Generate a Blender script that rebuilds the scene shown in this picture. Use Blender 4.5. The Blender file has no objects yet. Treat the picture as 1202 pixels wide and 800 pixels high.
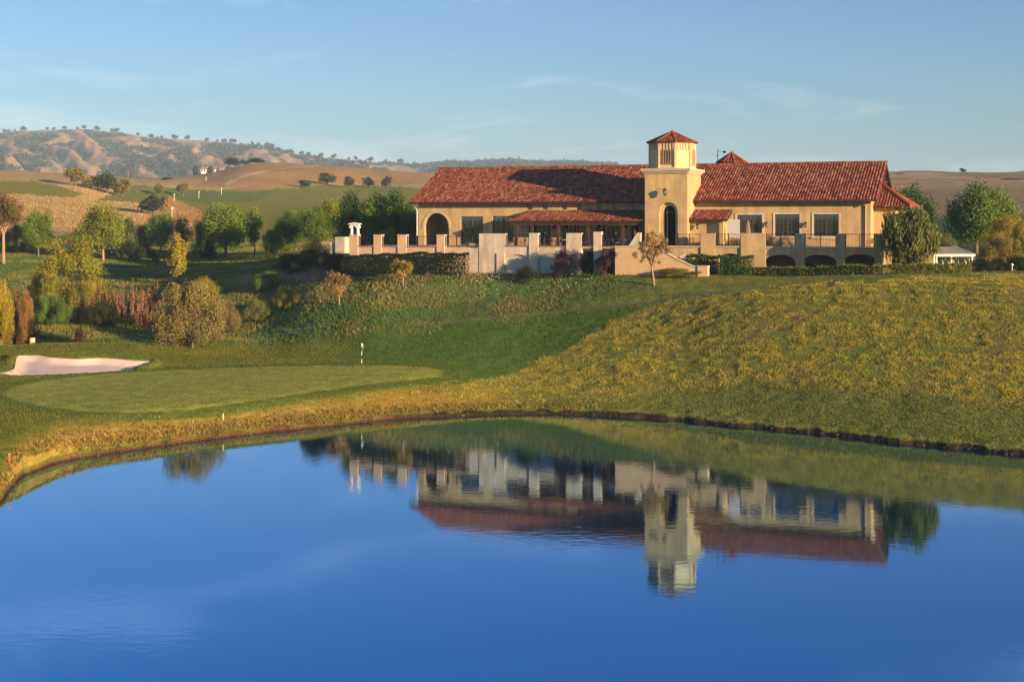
import bpy, math, random
import numpy as np
from mathutils import Vector

R = math.radians
random.seed(7)
rng = np.random.default_rng(11)
SC = bpy.context.scene
COL = SC.collection

# ------------------------------------------------------------------ camera
F, CX, YH, H = 1670.0, 601.0, 262.0, 14.5      # focal length and principal values in photo pixels (1202 wide)
cam_d = bpy.data.cameras.new('camera')
cam_d.sensor_width = 36.0
cam_d.lens = F / 1202.0 * 36.0
cam_d.shift_y = -(400.0 - YH) / 1202.0
cam_d.clip_start = 0.5
cam_d.clip_end = 12000
cam = bpy.data.objects.new('camera', cam_d)
COL.objects.link(cam)
cam.location = (0, 0, H)
cam.rotation_euler = (R(90), 0, 0)
SC.camera = cam

# ------------------------------------------------------------------ sky and sun
SUN_EL = 9.5
SUN_DIR = Vector((0.744, -0.668))               # horizontal direction towards the sun
SUN_AZ = math.atan2(SUN_DIR.x, SUN_DIR.y)       # clockwise from +Y
world = bpy.data.worlds.new('World')
SC.world = world
world.use_nodes = True
wn, wl = world.node_tree.nodes, world.node_tree.links
wn.clear()
w_out = wn.new('ShaderNodeOutputWorld')
w_bg = wn.new('ShaderNodeBackground')
w_bg.inputs['Strength'].default_value = 0.072
sky = wn.new('ShaderNodeTexSky')
sky.sky_type = 'NISHITA'
sky.sun_disc = False
sky.sun_elevation = R(SUN_EL)
sky.sun_rotation = SUN_AZ
sky.altitude = 200
sky.air_density = 1.0
sky.dust_density = 0.2
sky.ozone_density = 1.6
w_tc = wn.new('ShaderNodeTexCoord')
w_map = wn.new('ShaderNodeMapping')
w_map.inputs['Scale'].default_value = (1.6, 1.6, 9.0)
w_map.inputs['Location'].default_value = (0.3, 0.0, 0.2)
w_map.inputs['Rotation'].default_value = (0.0, R(4), 0.0)
w_noise = wn.new('ShaderNodeTexNoise')
w_noise.inputs['Scale'].default_value = 2.3
w_noise.inputs['Detail'].default_value = 6
w_noise.inputs['Roughness'].default_value = 0.6
w_noise.inputs['Distortion'].default_value = 0.6
w_ramp = wn.new('ShaderNodeValToRGB')
w_ramp.color_ramp.elements[0].position = 0.52
w_ramp.color_ramp.elements[0].color = (0, 0, 0, 1)
w_ramp.color_ramp.elements[1].position = 0.74
w_ramp.color_ramp.elements[1].color = (0.32, 0.32, 0.32, 1)
w_mix = wn.new('ShaderNodeMixRGB')
w_mix.inputs['Color2'].default_value = (8.5, 8.2, 8.4, 1)
w_hsv = wn.new('ShaderNodeHueSaturation')
w_hsv.inputs['Saturation'].default_value = 1.0
wl.new(w_tc.outputs['Generated'], w_map.inputs['Vector'])
wl.new(w_map.outputs['Vector'], w_noise.inputs['Vector'])
wl.new(w_noise.outputs['Fac'], w_ramp.inputs['Fac'])
wl.new(w_ramp.outputs['Color'], w_mix.inputs['Fac'])
wl.new(sky.outputs['Color'], w_hsv.inputs['Color'])
w_tint = wn.new('ShaderNodeMixRGB')            # the photograph's cool white balance
w_tint.blend_type = 'MULTIPLY'
w_tint.inputs['Fac'].default_value = 1
w_tint.inputs['Color2'].default_value = (0.44, 0.64, 0.94, 1)
wl.new(w_hsv.outputs['Color'], w_tint.inputs['Color1'])
wl.new(w_tint.outputs['Color'], w_mix.inputs['Color1'])
wl.new(w_mix.outputs['Color'], w_bg.inputs['Color'])
wl.new(w_bg.outputs['Background'], w_out.inputs['Surface'])

sun_d = bpy.data.lights.new('sun', 'SUN')
sun_d.energy = 5.0
sun_d.angle = R(0.5)
sun_d.color = (1.0, 0.69, 0.38)
sun = bpy.data.objects.new('sun', sun_d)
COL.objects.link(sun)
ce = math.cos(R(SUN_EL))
to_sun = Vector((SUN_DIR.x * ce, SUN_DIR.y * ce, math.sin(R(SUN_EL))))
sun.rotation_euler = to_sun.to_track_quat('Z', 'Y').to_euler()
sun.location = (60, -60, 60)

SC.view_settings.view_transform = 'Standard'
SC.view_settings.look = 'None'
SC.view_settings.exposure = 1.28
SC.view_settings.gamma = 1.0
SC.view_settings.use_curve_mapping = False
SC.cycles.max_bounces = 6
SC.cycles.volume_bounces = 0
SC.cycles.use_denoising = True

# ------------------------------------------------------------------ materials
MATS = {}


def nodes_of(m):
    m.use_nodes = True
    return m.node_tree.nodes, m.node_tree.links


def mat(name, color, rough=0.8, var=0.15, scale=3.0, bump=0.0, metallic=0.0, spec=0.3, color2=None, detail=5):
    """base colour varied by object-space noise, optional bump"""
    if name in MATS:
        return MATS[name]
    m = bpy.data.materials.new(name)
    n, l = nodes_of(m)
    b = n['Principled BSDF']
    b.inputs['Roughness'].default_value = rough
    b.inputs['Metallic'].default_value = metallic
    b.inputs['Specular IOR Level'].default_value = spec
    tc = n.new('ShaderNodeTexCoord')
    no = n.new('ShaderNodeTexNoise')
    no.inputs['Scale'].default_value = scale
    no.inputs['Detail'].default_value = detail
    rp = n.new('ShaderNodeValToRGB')
    c2 = color2 if color2 else tuple(min(1, c * (1 + var)) for c in color)
    c1 = tuple(c * (1 - var) for c in color) if not color2 else color
    rp.color_ramp.elements[0].position = 0.32
    rp.color_ramp.elements[1].position = 0.68
    rp.color_ramp.elements[0].color = (*c1, 1)
    rp.color_ramp.elements[1].color = (*c2, 1)
    l.new(tc.outputs['Object'], no.inputs['Vector'])
    l.new(no.outputs['Fac'], rp.inputs['Fac'])
    l.new(rp.outputs['Color'], b.inputs['Base Color'])
    if bump > 0:
        bp = n.new('ShaderNodeBump')
        bp.inputs['Strength'].default_value = bump
        bp.inputs['Distance'].default_value = 0.05
        n2 = n.new('ShaderNodeTexNoise')
        n2.inputs['Scale'].default_value = scale * 8
        n2.inputs['Detail'].default_value = 4
        l.new(tc.outputs['Object'], n2.inputs['Vector'])
        l.new(n2.outputs['Fac'], bp.inputs['Height'])
        l.new(bp.outputs['Normal'], b.inputs['Normal'])
    MATS[name] = m
    return m


def mat_attr(name, rough=0.9, tint=(1, 1, 1), nscale=0.0, namp=0.3, trans=0.0, bump=0.0, bscale=6.0, spec=0.1, stretch=(1, 1, 1), nscale2=0.0):
    """base colour from the mesh's own colour attribute, varied by noise"""
    if name in MATS:
        return MATS[name]
    m = bpy.data.materials.new(name)
    n, l = nodes_of(m)
    b = n['Principled BSDF']
    b.inputs['Roughness'].default_value = rough
    b.inputs['Specular IOR Level'].default_value = spec
    at = n.new('ShaderNodeAttribute')
    at.attribute_name = 'Col'
    mx = n.new('ShaderNodeMixRGB')
    mx.blend_type = 'MULTIPLY'
    mx.inputs['Fac'].default_value = 1
    mx.inputs['Color2'].default_value = (*tint, 1)
    l.new(at.outputs['Color'], mx.inputs['Color1'])
    src = mx.outputs['Color']
    tc = n.new('ShaderNodeTexCoord')
    for k, sc_ in enumerate([nscale, nscale2]):
        if sc_ <= 0:
            continue
        mp = n.new('ShaderNodeMapping')
        mp.inputs['Scale'].default_value = stretch
        no = n.new('ShaderNodeTexNoise')
        no.inputs['Scale'].default_value = sc_
        no.inputs['Detail'].default_value = 8
        no.inputs['Roughness'].default_value = 0.65
        rp = n.new('ShaderNodeMapRange')
        rp.inputs['From Min'].default_value = 0.3
        rp.inputs['From Max'].default_value = 0.7
        rp.inputs['To Min'].default_value = 1 - namp
        rp.inputs['To Max'].default_value = 1 + namp
        m2 = n.new('ShaderNodeMixRGB')
        m2.blend_type = 'MULTIPLY'
        m2.inputs['Fac'].default_value = 1
        l.new(tc.outputs['Object'], mp.inputs['Vector'])
        l.new(mp.outputs['Vector'], no.inputs['Vector'])
        l.new(no.outputs['Fac'], rp.inputs['Value'])
        l.new(src, m2.inputs['Color1'])
        l.new(rp.outputs['Result'], m2.inputs['Color2'])
        src = m2.outputs['Color']
    l.new(src, b.inputs['Base Color'])
    if bump > 0:
        bp = n.new('ShaderNodeBump')
        bp.inputs['Strength'].default_value = bump
        bp.inputs['Distance'].default_value = 0.15
        n2 = n.new('ShaderNodeTexNoise')
        n2.inputs['Scale'].default_value = bscale
        n2.inputs['Detail'].default_value = 6
        l.new(tc.outputs['Object'], n2.inputs['Vector'])
        l.new(n2.outputs['Fac'], bp.inputs['Height'])
        l.new(bp.outputs['Normal'], b.inputs['Normal'])
    if trans > 0:
        tr = n.new('ShaderNodeBsdfTranslucent')
        l.new(src, tr.inputs['Color'])
        ms = n.new('ShaderNodeMixShader')
        ms.inputs['Fac'].default_value = trans
        l.new(b.outputs['BSDF'], ms.inputs[1])
        l.new(tr.outputs['BSDF'], ms.inputs[2])
        l.new(ms.outputs['Shader'], n['Material Output'].inputs['Surface'])
    MATS[name] = m
    return m


def weather(m, amount=.16):
    """stains and run marks of their own shape on a plastered wall"""
    n, l = nodes_of(m)
    b = n['Principled BSDF']
    src = b.inputs['Base Color'].links[0].from_socket
    tc = n.new('ShaderNodeTexCoord')
    for sc_, k, stretch in ((1.6, amount, (1, 1, .16)), (.35, amount * .7, (1, 1, 1)), (9.0, amount * .5, (1, 1, .5))):
        mp = n.new('ShaderNodeMapping'); mp.inputs['Scale'].default_value = stretch
        no = n.new('ShaderNodeTexNoise'); no.inputs['Scale'].default_value = sc_; no.inputs['Detail'].default_value = 6
        rp = n.new('ShaderNodeMapRange')
        rp.inputs['From Min'].default_value = .35; rp.inputs['From Max'].default_value = .65
        rp.inputs['To Min'].default_value = 1 - k; rp.inputs['To Max'].default_value = 1 + k * .5
        mx = n.new('ShaderNodeMixRGB'); mx.blend_type = 'MULTIPLY'; mx.inputs['Fac'].default_value = 1
        l.new(tc.outputs['Object'], mp.inputs['Vector']); l.new(mp.outputs['Vector'], no.inputs['Vector'])
        l.new(no.outputs['Fac'], rp.inputs['Value']); l.new(src, mx.inputs['Color1']); l.new(rp.outputs['Result'], mx.inputs['Color2'])
        src = mx.outputs['Color']
    l.new(src, b.inputs['Base Color'])


def leafmat(name, tint):
    return mat_attr('foliage_' + name, rough=0.7, tint=tint, trans=0.28, spec=0.15)


# ------------------------------------------------------------------ object helpers
def tag(o, label=None, cat=None, group=None, kind=None):
    if label: o['label'] = label
    if cat: o['category'] = cat
    if group: o['group'] = group
    if kind: o['kind'] = kind
    return o


def empty(name, loc, rz=0.0):
    o = bpy.data.objects.new(name, None)
    o.empty_display_size = 0.3
    COL.objects.link(o)
    o.location = loc
    o.rotation_euler = (0, 0, rz)
    return o


def link(name, me, parent=None, material=None):
    o = bpy.data.objects.new(name, me)
    COL.objects.link(o)
    if parent:
        o.parent = parent
    if material is not None:
        if not me.materials:
            me.materials.append(material)
        o.material_slots[0].link = 'OBJECT'
        o.material_slots[0].material = material
    return o


def np_mesh(name, verts, faces, colors=None, smooth=False):
    """verts (n,3); faces (m,k) array with constant k"""
    me = bpy.data.meshes.new(name)
    verts = np.asarray(verts, dtype=np.float32)
    faces = np.asarray(faces, dtype=np.int32)
    m, k = faces.shape
    me.vertices.add(len(verts))
    me.vertices.foreach_set('co', verts.ravel())
    me.loops.add(m * k)
    me.loops.foreach_set('vertex_index', faces.ravel())
    me.polygons.add(m)
    me.polygons.foreach_set('loop_start', np.arange(0, m * k, k, dtype=np.int32))
    if colors is not None:
        ca = me.color_attributes.new('Col', 'FLOAT_COLOR', 'POINT')
        c = np.ones((len(verts), 4), dtype=np.float32)
        c[:, :3] = colors
        ca.data.foreach_set('color', c.ravel())
    me.update(calc_edges=True)
    if smooth:
        me.polygons.foreach_set('use_smooth', np.ones(m, dtype=bool))
    return me


class MB:
    """collects shapes, then builds ONE mesh object"""
    def __init__(self):
        self.v, self.f, self.c = [], [], []

    def add(self, vs, fs, col=None):
        b = len(self.v)
        self.v += [tuple(p) for p in vs]
        self.f += [tuple(i + b for i in f) for f in fs]
        self.c += [col or (1, 1, 1)] * len(vs)

    def box(self, x0, x1, y0, y1, z0, z1, col=None):
        vs = [(x0, y0, z0), (x1, y0, z0), (x1, y1, z0), (x0, y1, z0), (x0, y0, z1), (x1, y0, z1), (x1, y1, z1), (x0, y1, z1)]
        self.add(vs, [(0, 3, 2, 1), (4, 5, 6, 7), (0, 1, 5, 4), (1, 2, 6, 5), (2, 3, 7, 6), (3, 0, 4, 7)], col)
        return self

    def prism(self, poly, y0, y1, col=None):
        """polygon in (x,z), counter-clockwise seen from the front, extruded along y"""
        n = len(poly)
        vs = [(p[0], y0, p[1]) for p in poly] + [(p[0], y1, p[1]) for p in poly]
        fs = [tuple(range(n)), tuple(range(2 * n - 1, n - 1, -1))]
        for i in range(n):
            j = (i + 1) % n
            fs.append((i, i + n, j + n, j))
        self.add(vs, fs, col)
        return self

    def tube(self, pts, radii, n=8, col=None, caps=True):
        pts = [Vector(p) for p in pts]
        if not hasattr(radii, '__len__'):
            radii = [radii] * len(pts)
        vs = []
        for i, p in enumerate(pts):
            d = (pts[min(i + 1, len(pts) - 1)] - pts[max(i - 1, 0)]).normalized()
            a = d.orthogonal().normalized() if abs(d.z) < 0.95 else Vector((1, 0, 0))
            a = (a - d * a.dot(d)).normalized()
            b = d.cross(a)
            for k in range(n):
                t = 2 * math.pi * k / n
                vs.append(p + (a * math.cos(t) + b * math.sin(t)) * radii[i])
        fs = []
        for i in range(len(pts) - 1):
            for k in range(n):
                k2 = (k + 1) % n
                fs.append((i * n + k, i * n + k2, (i + 1) * n + k2, (i + 1) * n + k))
        if caps:
            fs.append(tuple(range(n - 1, -1, -1)))
            e = (len(pts) - 1) * n
            fs.append(tuple(e + k for k in range(n)))
        self.add(vs, fs, col)
        return self

    def lathe(self, cx, cy, prof, n=16, rot=0.0, col=None):
        vs, fs = [], []
        for (r, z) in prof:
            for k in range(n):
                t = 2 * math.pi * k / n + rot
                vs.append((cx + r * math.cos(t), cy + r * math.sin(t), z))
        m = len(prof)
        for i in range(m - 1):
            for k in range(n):
                k2 = (k + 1) % n
                fs.append((i * n + k, i * n + k2, (i + 1) * n + k2, (i + 1) * n + k))
        fs.append(tuple(range(n - 1, -1, -1)))
        fs.append(tuple((m - 1) * n + k for k in range(n)))
        self.add(vs, fs, col)
        return self

    def build(self, name, material, parent=None, smooth=False, dz=None):
        me = bpy.data.meshes.new(name)
        off = 0.0
        if dz is not None:
            off = dz
        elif parent is not None:
            p = parent
            while p is not None:
                off += p.location.z
                p = p.parent
        v = [(a, b, c - off) for a, b, c in self.v]
        me.from_pydata(v, [], self.f)
        ca = me.color_attributes.new('Col', 'FLOAT_COLOR', 'POINT')
        ca.data.foreach_set('color', np.array([(a, b, c, 1) for a, b, c in self.c], dtype=np.float32).ravel())
        if smooth:
            me.polygons.foreach_set('use_smooth', np.ones(len(me.polygons), dtype=bool))
        me.materials.append(material)
        o = bpy.data.objects.new(name, me)
        COL.objects.link(o)
        if parent is not None:
            o.parent = parent
        return o


# ------------------------------------------------------------------ numeric noise
def vnoise(x, y, seed=0):
    x = np.asarray(x, dtype=np.float64); y = np.asarray(y, dtype=np.float64)
    xi = np.floor(x).astype(np.int64); yi = np.floor(y).astype(np.int64)
    xf = x - xi; yf = y - yi
    xf = xf * xf * (3 - 2 * xf); yf = yf * yf * (3 - 2 * yf)

    def h(a, b):
        v = (a * 374761393 + b * 668265263 + seed * 974711) & 0xffffffff
        v = ((v ^ (v >> 13)) * 1274126177) & 0xffffffff
        return ((v ^ (v >> 16)) & 0xffff) / 65535.0
    return (h(xi, yi) * (1 - xf) + h(xi + 1, yi) * xf) * (1 - yf) + (h(xi, yi + 1) * (1 - xf) + h(xi + 1, yi + 1) * xf) * yf


def fbm(x, y, seed=0, octs=4):
    s, a, t = 0, 1.0, 0
    for k in range(octs):
        s = s + a * vnoise(x * 2 ** k, y * 2 ** k, seed + k * 17)
        t += a
        a *= 0.5
    return s / t


def smooth(a, b, x):
    t = np.clip((x - a) / (b - a), 0, 1)
    return t * t * (3 - 2 * t)


def pchip(x, y, xq):
    """monotone cubic; y may be (n,...) interpolated along axis 0"""
    x = np.asarray(x, float); y = np.asarray(y, float)
    sh = y.shape[1:]
    y = y.reshape(len(x), -1)
    h = np.diff(x)[:, None]
    d = np.diff(y, axis=0) / h
    m = np.zeros_like(y)
    m[0], m[-1] = d[0], d[-1]
    s = (d[:-1] * d[1:]) > 0
    w1 = 2 * h[1:] + h[:-1]; w2 = h[1:] + 2 * h[:-1]
    with np.errstate(divide='ignore', invalid='ignore'):
        hm = (w1 + w2) / (w1 / d[:-1] + w2 / d[1:])
    m[1:-1] = np.where(s, hm, 0)
    i = np.clip(np.searchsorted(x, xq) - 1, 0, len(x) - 2)
    t = ((xq - x[i]) / (x[i + 1] - x[i]))[:, None]
    hh = (x[i + 1] - x[i])[:, None]
    r = (2 * t ** 3 - 3 * t ** 2 + 1) * y[i] + (t ** 3 - 2 * t ** 2 + t) * hh * m[i] + (-2 * t ** 3 + 3 * t ** 2) * y[i + 1] + (t ** 3 - t ** 2) * hh * m[i + 1]
    return r.reshape((len(xq),) + sh)


# ------------------------------------------------------------------ terrain
def az_of(px):
    return math.atan((px - CX) / F)


# shoreline as seen: (px, py) at water level
SHORE = [(0, 590), (12, 573), (25, 561), (60, 546), (100, 537), (150, 529), (200, 522), (260, 515), (300, 510), (350, 504), (400, 499), (450, 494), (500, 490), (560, 487), (640, 486), (700, 488), (760, 491), (820, 496), (880, 502), (960, 510), (1040, 519), (1120, 527), (1202, 535)]
sh_px = np.array([p[0] for p in SHORE], float)
sh_Y = np.array([H * F / (p[1] - YH) for p in SHORE], float)

KEYS = {  # px: rows from the bank up and away, (Y, z)
    -150: [(66, .7), (76, 1.7), (100, 2.3), (130, 3.3), (142, 1.0), (170, 4.5), (215, 9), (290, 13), (350, 19), (430, 28), (800, 41)],
    0: [(77.5, .7), (84, 1.6), (105, 2.2), (131, 3.3), (141, 1.0), (160, 3.2), (215, 8.6), (290, 13.1), (350, 18.8), (430, 26.8), (800, 41)],
    75: [(87.5, .8), (92, 1.65), (112, 2.25), (131, 3.5), (141, 1.0), (160, 3.5), (215, 8.4), (288, 12.9), (355, 18.4), (435, 26.5), (800, 39.5)],
    150: [(93.2, .9), (96.7, 1.7), (117, 2.3), (131, 3.5), (141, .9), (160, 3.6), (215, 8.2), (285, 12.4), (360, 17.3), (450, 24), (800, 38)],
    225: [(97, .85), (100.3, 1.7), (119, 2.3), (136, 3.2), (144, 2.2), (162, 5.1), (215, 8.4), (287, 12.1), (390, 17.2), (500, 24.5), (780, 39)],
    300: [(100.5, .8), (103.3, 1.7), (121, 2.35), (140, 2.95), (147, 3.4), (162, 6.3), (200, 8.6), (290, 11.9), (420, 17.5), (560, 27), (760, 44)],
    375: [(104, .8), (107.5, 1.7), (121, 2.4), (136, 3.5), (143, 4.9), (151, 7.3), (164, 9.3), (275, 12.2), (410, 17.2), (580, 27), (780, 45)],
    450: [(107.5, .75), (112, 1.8), (121, 2.4), (131, 3.5), (138, 4.7), (144.5, 6.8), (151, 8.9), (200, 10.4), (400, 17), (600, 27.5), (800, 43)],
    600: [(112, .7), (119, 1.7), (126, 2.9), (132, 4.2), (138, 5.7), (143, 7.4), (147, 9.1), (200, 10), (400, 17), (600, 26), (800, 38)],
    750: [(110, .9), (115, 2.3), (121, 3.6), (127, 5.0), (132.5, 6.6), (137, 8.2), (141.5, 9.3), (200, 10), (400, 16), (600, 25), (800, 38)],
    900: [(103.5, .8), (108, 2.2), (113, 3.8), (118, 5.3), (124, 7.2), (130, 8.8), (139, 9.5), (200, 10), (400, 15), (600, 24), (850, 42)],
    1050: [(97, .8), (101, 2.0), (107, 3.8), (113, 5.7), (119, 7.8), (125, 9.4), (132, 9.9), (140, 9.15), (320, 14.5), (550, 24), (900, 46.3)],
    1202: [(91.5, .8), (95, 1.7), (101, 3.4), (108, 5.7), (114, 8.1), (120, 9.6), (129, 10.05), (141, 9.3), (320, 15), (550, 25), (900, 46.3)],
    1400: [(86, .8), (90, 1.7), (96, 3.3), (103, 5.6), (110, 8), (117, 9.5), (128, 10.1), (145, 9.6), (320, 15.5), (550, 26), (900, 44)],
}
SHORE_X = {-150: 62.0, 1400: 83.0}
cols_az, cols_r, cols_z = [], [], []
for px in sorted(KEYS):
    a = az_of(px)
    sy = SHORE_X.get(px, float(np.interp(px, sh_px, sh_Y)))
    rows = [(0, 12.7), (12, 7.0), (23, .5), (32, -2), (sy - 7, -1.6), (sy - .35, -.3), (sy + .35, .2)] + KEYS[px] + [(1300, 34), (7000, 20)]
    cols_az.append(a)
    cols_r.append([q[0] / math.cos(a) for q in rows])
    cols_z.append([q[1] for q in rows])


def side(azd, shore, lake, zoff, hill):
    rr = [0, 12, 23, 32, shore - 7, shore - .35, shore + .35, shore + 4, shore + 9, shore + 20, shore + 32, shore + 42, shore + 60, 190, 280, 380, 560, 850, 1300, 7000]
    if lake:
        zz = [12.7, 8, .6, -2, -1.6, -.3, .28, .8, 1.8, 3.4, 5.5, 7, 9] + hill + [16, 10]
    else:
        zz = [12.9, 12.4, 12, 11.6, 11.5, 11.5, 11.5, 11.6, 12, 12.5, 13, 14, 15.5] + hill + [16, 10]
    cols_az.append(R(azd)); cols_r.append(rr); cols_z.append([z for z in zz])


side(48, 70, True, 0, [14, 18, 24, 34, 46])
side(70, 60, True, 0, [14, 18, 24, 34, 40])
side(100, 55, False, 0, [15.5, 15, 15, 15, 15])
side(135, 55, False, 0, [15.5, 15, 15, 15, 15])
side(180, 55, False, 0, [15.5, 15, 15, 15, 15])
side(-48, 55, True, 0, [12, 16, 22, 30, 40])
side(-70, 50, True, 0, [12, 16, 22, 30, 40])
side(-110, 50, False, 0, [15.5, 15, 15, 15, 15])
side(-180, 55, False, 0, [15.5, 15, 15, 15, 15])
order = np.argsort(cols_az)
ca_ = np.array(cols_az)[order]; cr_ = np.array(cols_r)[order]; cz_ = np.array(cols_z)[order]

NV = 460
vq = np.unique(np.concatenate([np.linspace(0, 6, 50), np.linspace(6, 13, 250), np.linspace(13, 17, 90), np.linspace(17, 19, 20)]))
azf = np.concatenate([np.linspace(-math.pi, az_of(-420), 70)[:-1], np.linspace(az_of(-420), az_of(-20), 70)[:-1], np.linspace(az_of(-20), az_of(1222), 760)[:-1], np.linspace(az_of(1222), az_of(1700), 70)[:-1], np.linspace(az_of(1700), math.pi, 70)])
RR = pchip(ca_, cr_, azf)
ZZ = pchip(ca_, cz_, azf)
# exact shoreline between the key columns
pxf = CX + F * np.tan(np.clip(azf, -1.2, 1.2))
inside = (azf > az_of(0)) & (azf < az_of(1202))
shr = np.interp(pxf, sh_px, sh_Y) / np.cos(azf) + (fbm(pxf * .035, pxf * 0, 19, 4) - .5) * 1.1
for k, off in ((4, -7), (5, -.35), (6, .35)):
    RR[:, k] = np.where(inside, shr + off, RR[:, k])
RF = pchip(np.arange(RR.shape[1]), RR.T, vq)      # (rows, az)
ZF = pchip(np.arange(RR.shape[1]), ZZ.T, vq)
RF = np.maximum.accumulate(RF, axis=0)
XX = RF * np.sin(azf)[None, :]
YY = RF * np.cos(azf)[None, :]
PX0 = np.where(YY > 1, CX + F * XX / np.maximum(YY, 1e-3), -9999)
# shoreline wobble and ground relief
rel = (fbm(XX * .12, YY * .12, 5) - .5) * 0.28 + (fbm(XX * .9, YY * .9, 9, 3) - .5) * 0.12
relw = smooth(6.2, 8.0, vq)[:, None] * (1 - smooth(30, 60, np.abs(RF - 108)) * .0)
flat = 1 - 0.85 * np.exp(-(((XX + 25) / 16) ** 2 + ((YY - 113) / 9) ** 2))
rows_ = np.sin((XX * .55 + YY * .84) * 4.2 + (fbm(XX * .3, YY * .3, 12) - .5) * 5) * .035 * smooth(640, 760, PX0) * smooth(8.0, 9.0, vq)[:, None] * (1 - smooth(12.2, 13, vq)[:, None])
ZF = ZF + rows_ + rel * relw * flat + smooth(15.2, 16.5, vq)[:, None] * (fbm(XX * .012, YY * .012, 3) - .5) * 7 * (1 - smooth(17.5, 18, vq)[:, None])
ZF = ZF + ((vq > 5) & (vq < 7))[:, None] * (fbm(XX * 1.3, YY * 1.3, 21, 3) - .5) * .14
PX = CX + F * XX / np.maximum(YY, 1e-3)
PX = np.where(YY > 1, PX, -9999)
PY = YH + F * (H - ZF) / np.maximum(YY, 1)
NR, NA = RF.shape


def ground(x, y):
    a = math.atan2(x, y); r = math.hypot(x, y)
    i = int(np.clip(np.searchsorted(azf, a) - 1, 0, NA - 2))
    t = (a - azf[i]) / (azf[i + 1] - azf[i])
    z0 = np.interp(r, RF[:, i], ZF[:, i]); z1 = np.interp(r, RF[:, i + 1], ZF[:, i + 1])
    return float(z0 * (1 - t) + z1 * t)


def at(px, Y):
    """point on the ground under a bearing and depth"""
    x = (px - CX) / F * Y
    return Vector((x, Y, ground(x, Y)))


def hit(px, py, ymin=60, ymax=1500):
    """first ground point a sight line meets: turns a spot of the photo into a place in the world"""
    a = az_of(px)
    i = int(np.clip(np.searchsorted(azf, a), 1, NA - 1))
    pyc = PY[:, i]; Yc = YY[:, i]
    ok = np.where((Yc > ymin) & (Yc < ymax) & (pyc <= py))[0]
    if len(ok) == 0:
        return at(px, ymax)
    j = ok[0]
    if j > 0 and pyc[j - 1] > py:
        t = (pyc[j - 1] - py) / (pyc[j - 1] - pyc[j])
        Y = Yc[j - 1] + t * (Yc[j] - Yc[j - 1])
    else:
        Y = Yc[j]
    return at(px, float(Y))


def inpoly(px, py, poly):
    r = np.zeros(np.shape(px), bool)
    n = len(poly)
    for i in range(n):
        x0, y0 = poly[i]; x1, y1 = poly[(i + 1) % n]
        c = ((y0 > py) != (y1 > py)) & (px < (x1 - x0) * (py - y0) / ((y1 - y0) if y1 != y0 else 1e-9) + x0)
        r ^= c
    return r


GREEN = [(0, 458), (30, 450), (70, 444), (116, 439), (200, 434), (280, 431), (370, 429), (440, 428.5), (490, 430), (520, 433), (534, 438), (520, 442), (480, 446), (430, 451), (396, 456), (340, 464), (280, 473), (220, 481), (160, 484.5), (110, 484), (60, 479), (20, 470), (-2, 464)]
BUNKER = [(-4, 438.5), (18, 434), (19, 426), (18, 419), (45, 418), (60, 421), (90, 423), (120, 421.5), (140, 423), (160, 425), (180, 425), (172, 430), (150, 434), (110, 437), (60, 439), (20, 440)]


def poly_world(poly, ymin=60, step=3.0):
    out = []
    n = len(poly)
    for i in range(n):
        a = poly[i]; b = poly[(i + 1) % n]
        k = max(1, int(math.hypot(a[0] - b[0], a[1] - b[1]) / step))
        for j in range(k):
            t = j / k
            p = hit(a[0] + (b[0] - a[0]) * t, a[1] + (b[1] - a[1]) * t, ymin, 132)
            out.append((p.x, p.y))
    return out


green_w = poly_world(GREEN, step=8)
bunk_w = poly_world(BUNKER, step=5)


def blur_closed(p, n=2):
    p = np.array(p)
    for _ in range(n):
        p = (np.roll(p, 1, 0) + 2 * p + np.roll(p, -1, 0)) / 4
    return p


green_w = blur_closed(green_w, 4)
bunk_w = blur_closed(bunk_w, 1)


def poly_dist(x, y, poly):
    """signed distance, positive inside"""
    d = np.full(np.shape(x), 1e9)
    n = len(poly)
    for i in range(n):
        ax, ay = poly[i]; bx, by = poly[(i + 1) % n]
        vx, vy = bx - ax, by - ay
        t = np.clip(((x - ax) * vx + (y - ay) * vy) / (vx * vx + vy * vy + 1e-9), 0, 1)
        d = np.minimum(d, np.hypot(x - ax - t * vx, y - ay - t * vy))
    return np.where(inpoly(x, y, [tuple(q) for q in poly]), d, -d)


near = (YY > 60) & (YY < 145) & (np.abs(XX) < 60)
gd = np.full(XX.shape, -99.0); bd = np.full(XX.shape, -99.0)
gd[near] = poly_dist(XX[near], YY[near], green_w)
bd[near] = poly_dist(XX[near], YY[near], bunk_w)
ZF0 = ZF.copy()
ZF = ZF - 0.38 * smooth(-0.15, 0.9, bd) + 0.28 * np.exp(-((bd + .5) / .5) ** 2) * (YY > np.mean(bunk_w[:, 1]))

# zone colours: the ground cover's own colour, lifted in the shaded swale
C = np.zeros(XX.shape + (3,))


def paint(mask, col):
    global C
    m = np.clip(mask, 0, 1)[..., None]
    C = C * (1 - m) + np.array(col)[None, None, :] * m


n1 = fbm(XX * .25, YY * .25, 31)
n2 = fbm(XX * 1.5, YY * 1.5, 41)
n3 = fbm(XX * .03, YY * .03, 51)
C[:] = (.19, .21, .04)
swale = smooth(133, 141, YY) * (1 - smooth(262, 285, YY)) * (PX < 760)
paint(swale, (.10, .16, .042))  # green lightened in the colour to make up for weak fill light
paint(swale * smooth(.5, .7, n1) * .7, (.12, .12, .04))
# far country
far = smooth(270, 290, YY)
paint(far, (.46, .32, .12))
paint(far * smooth(.45, .6, fbm(XX * .05, YY * .2, 61)) * .6, (.54, .38, .17))


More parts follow.
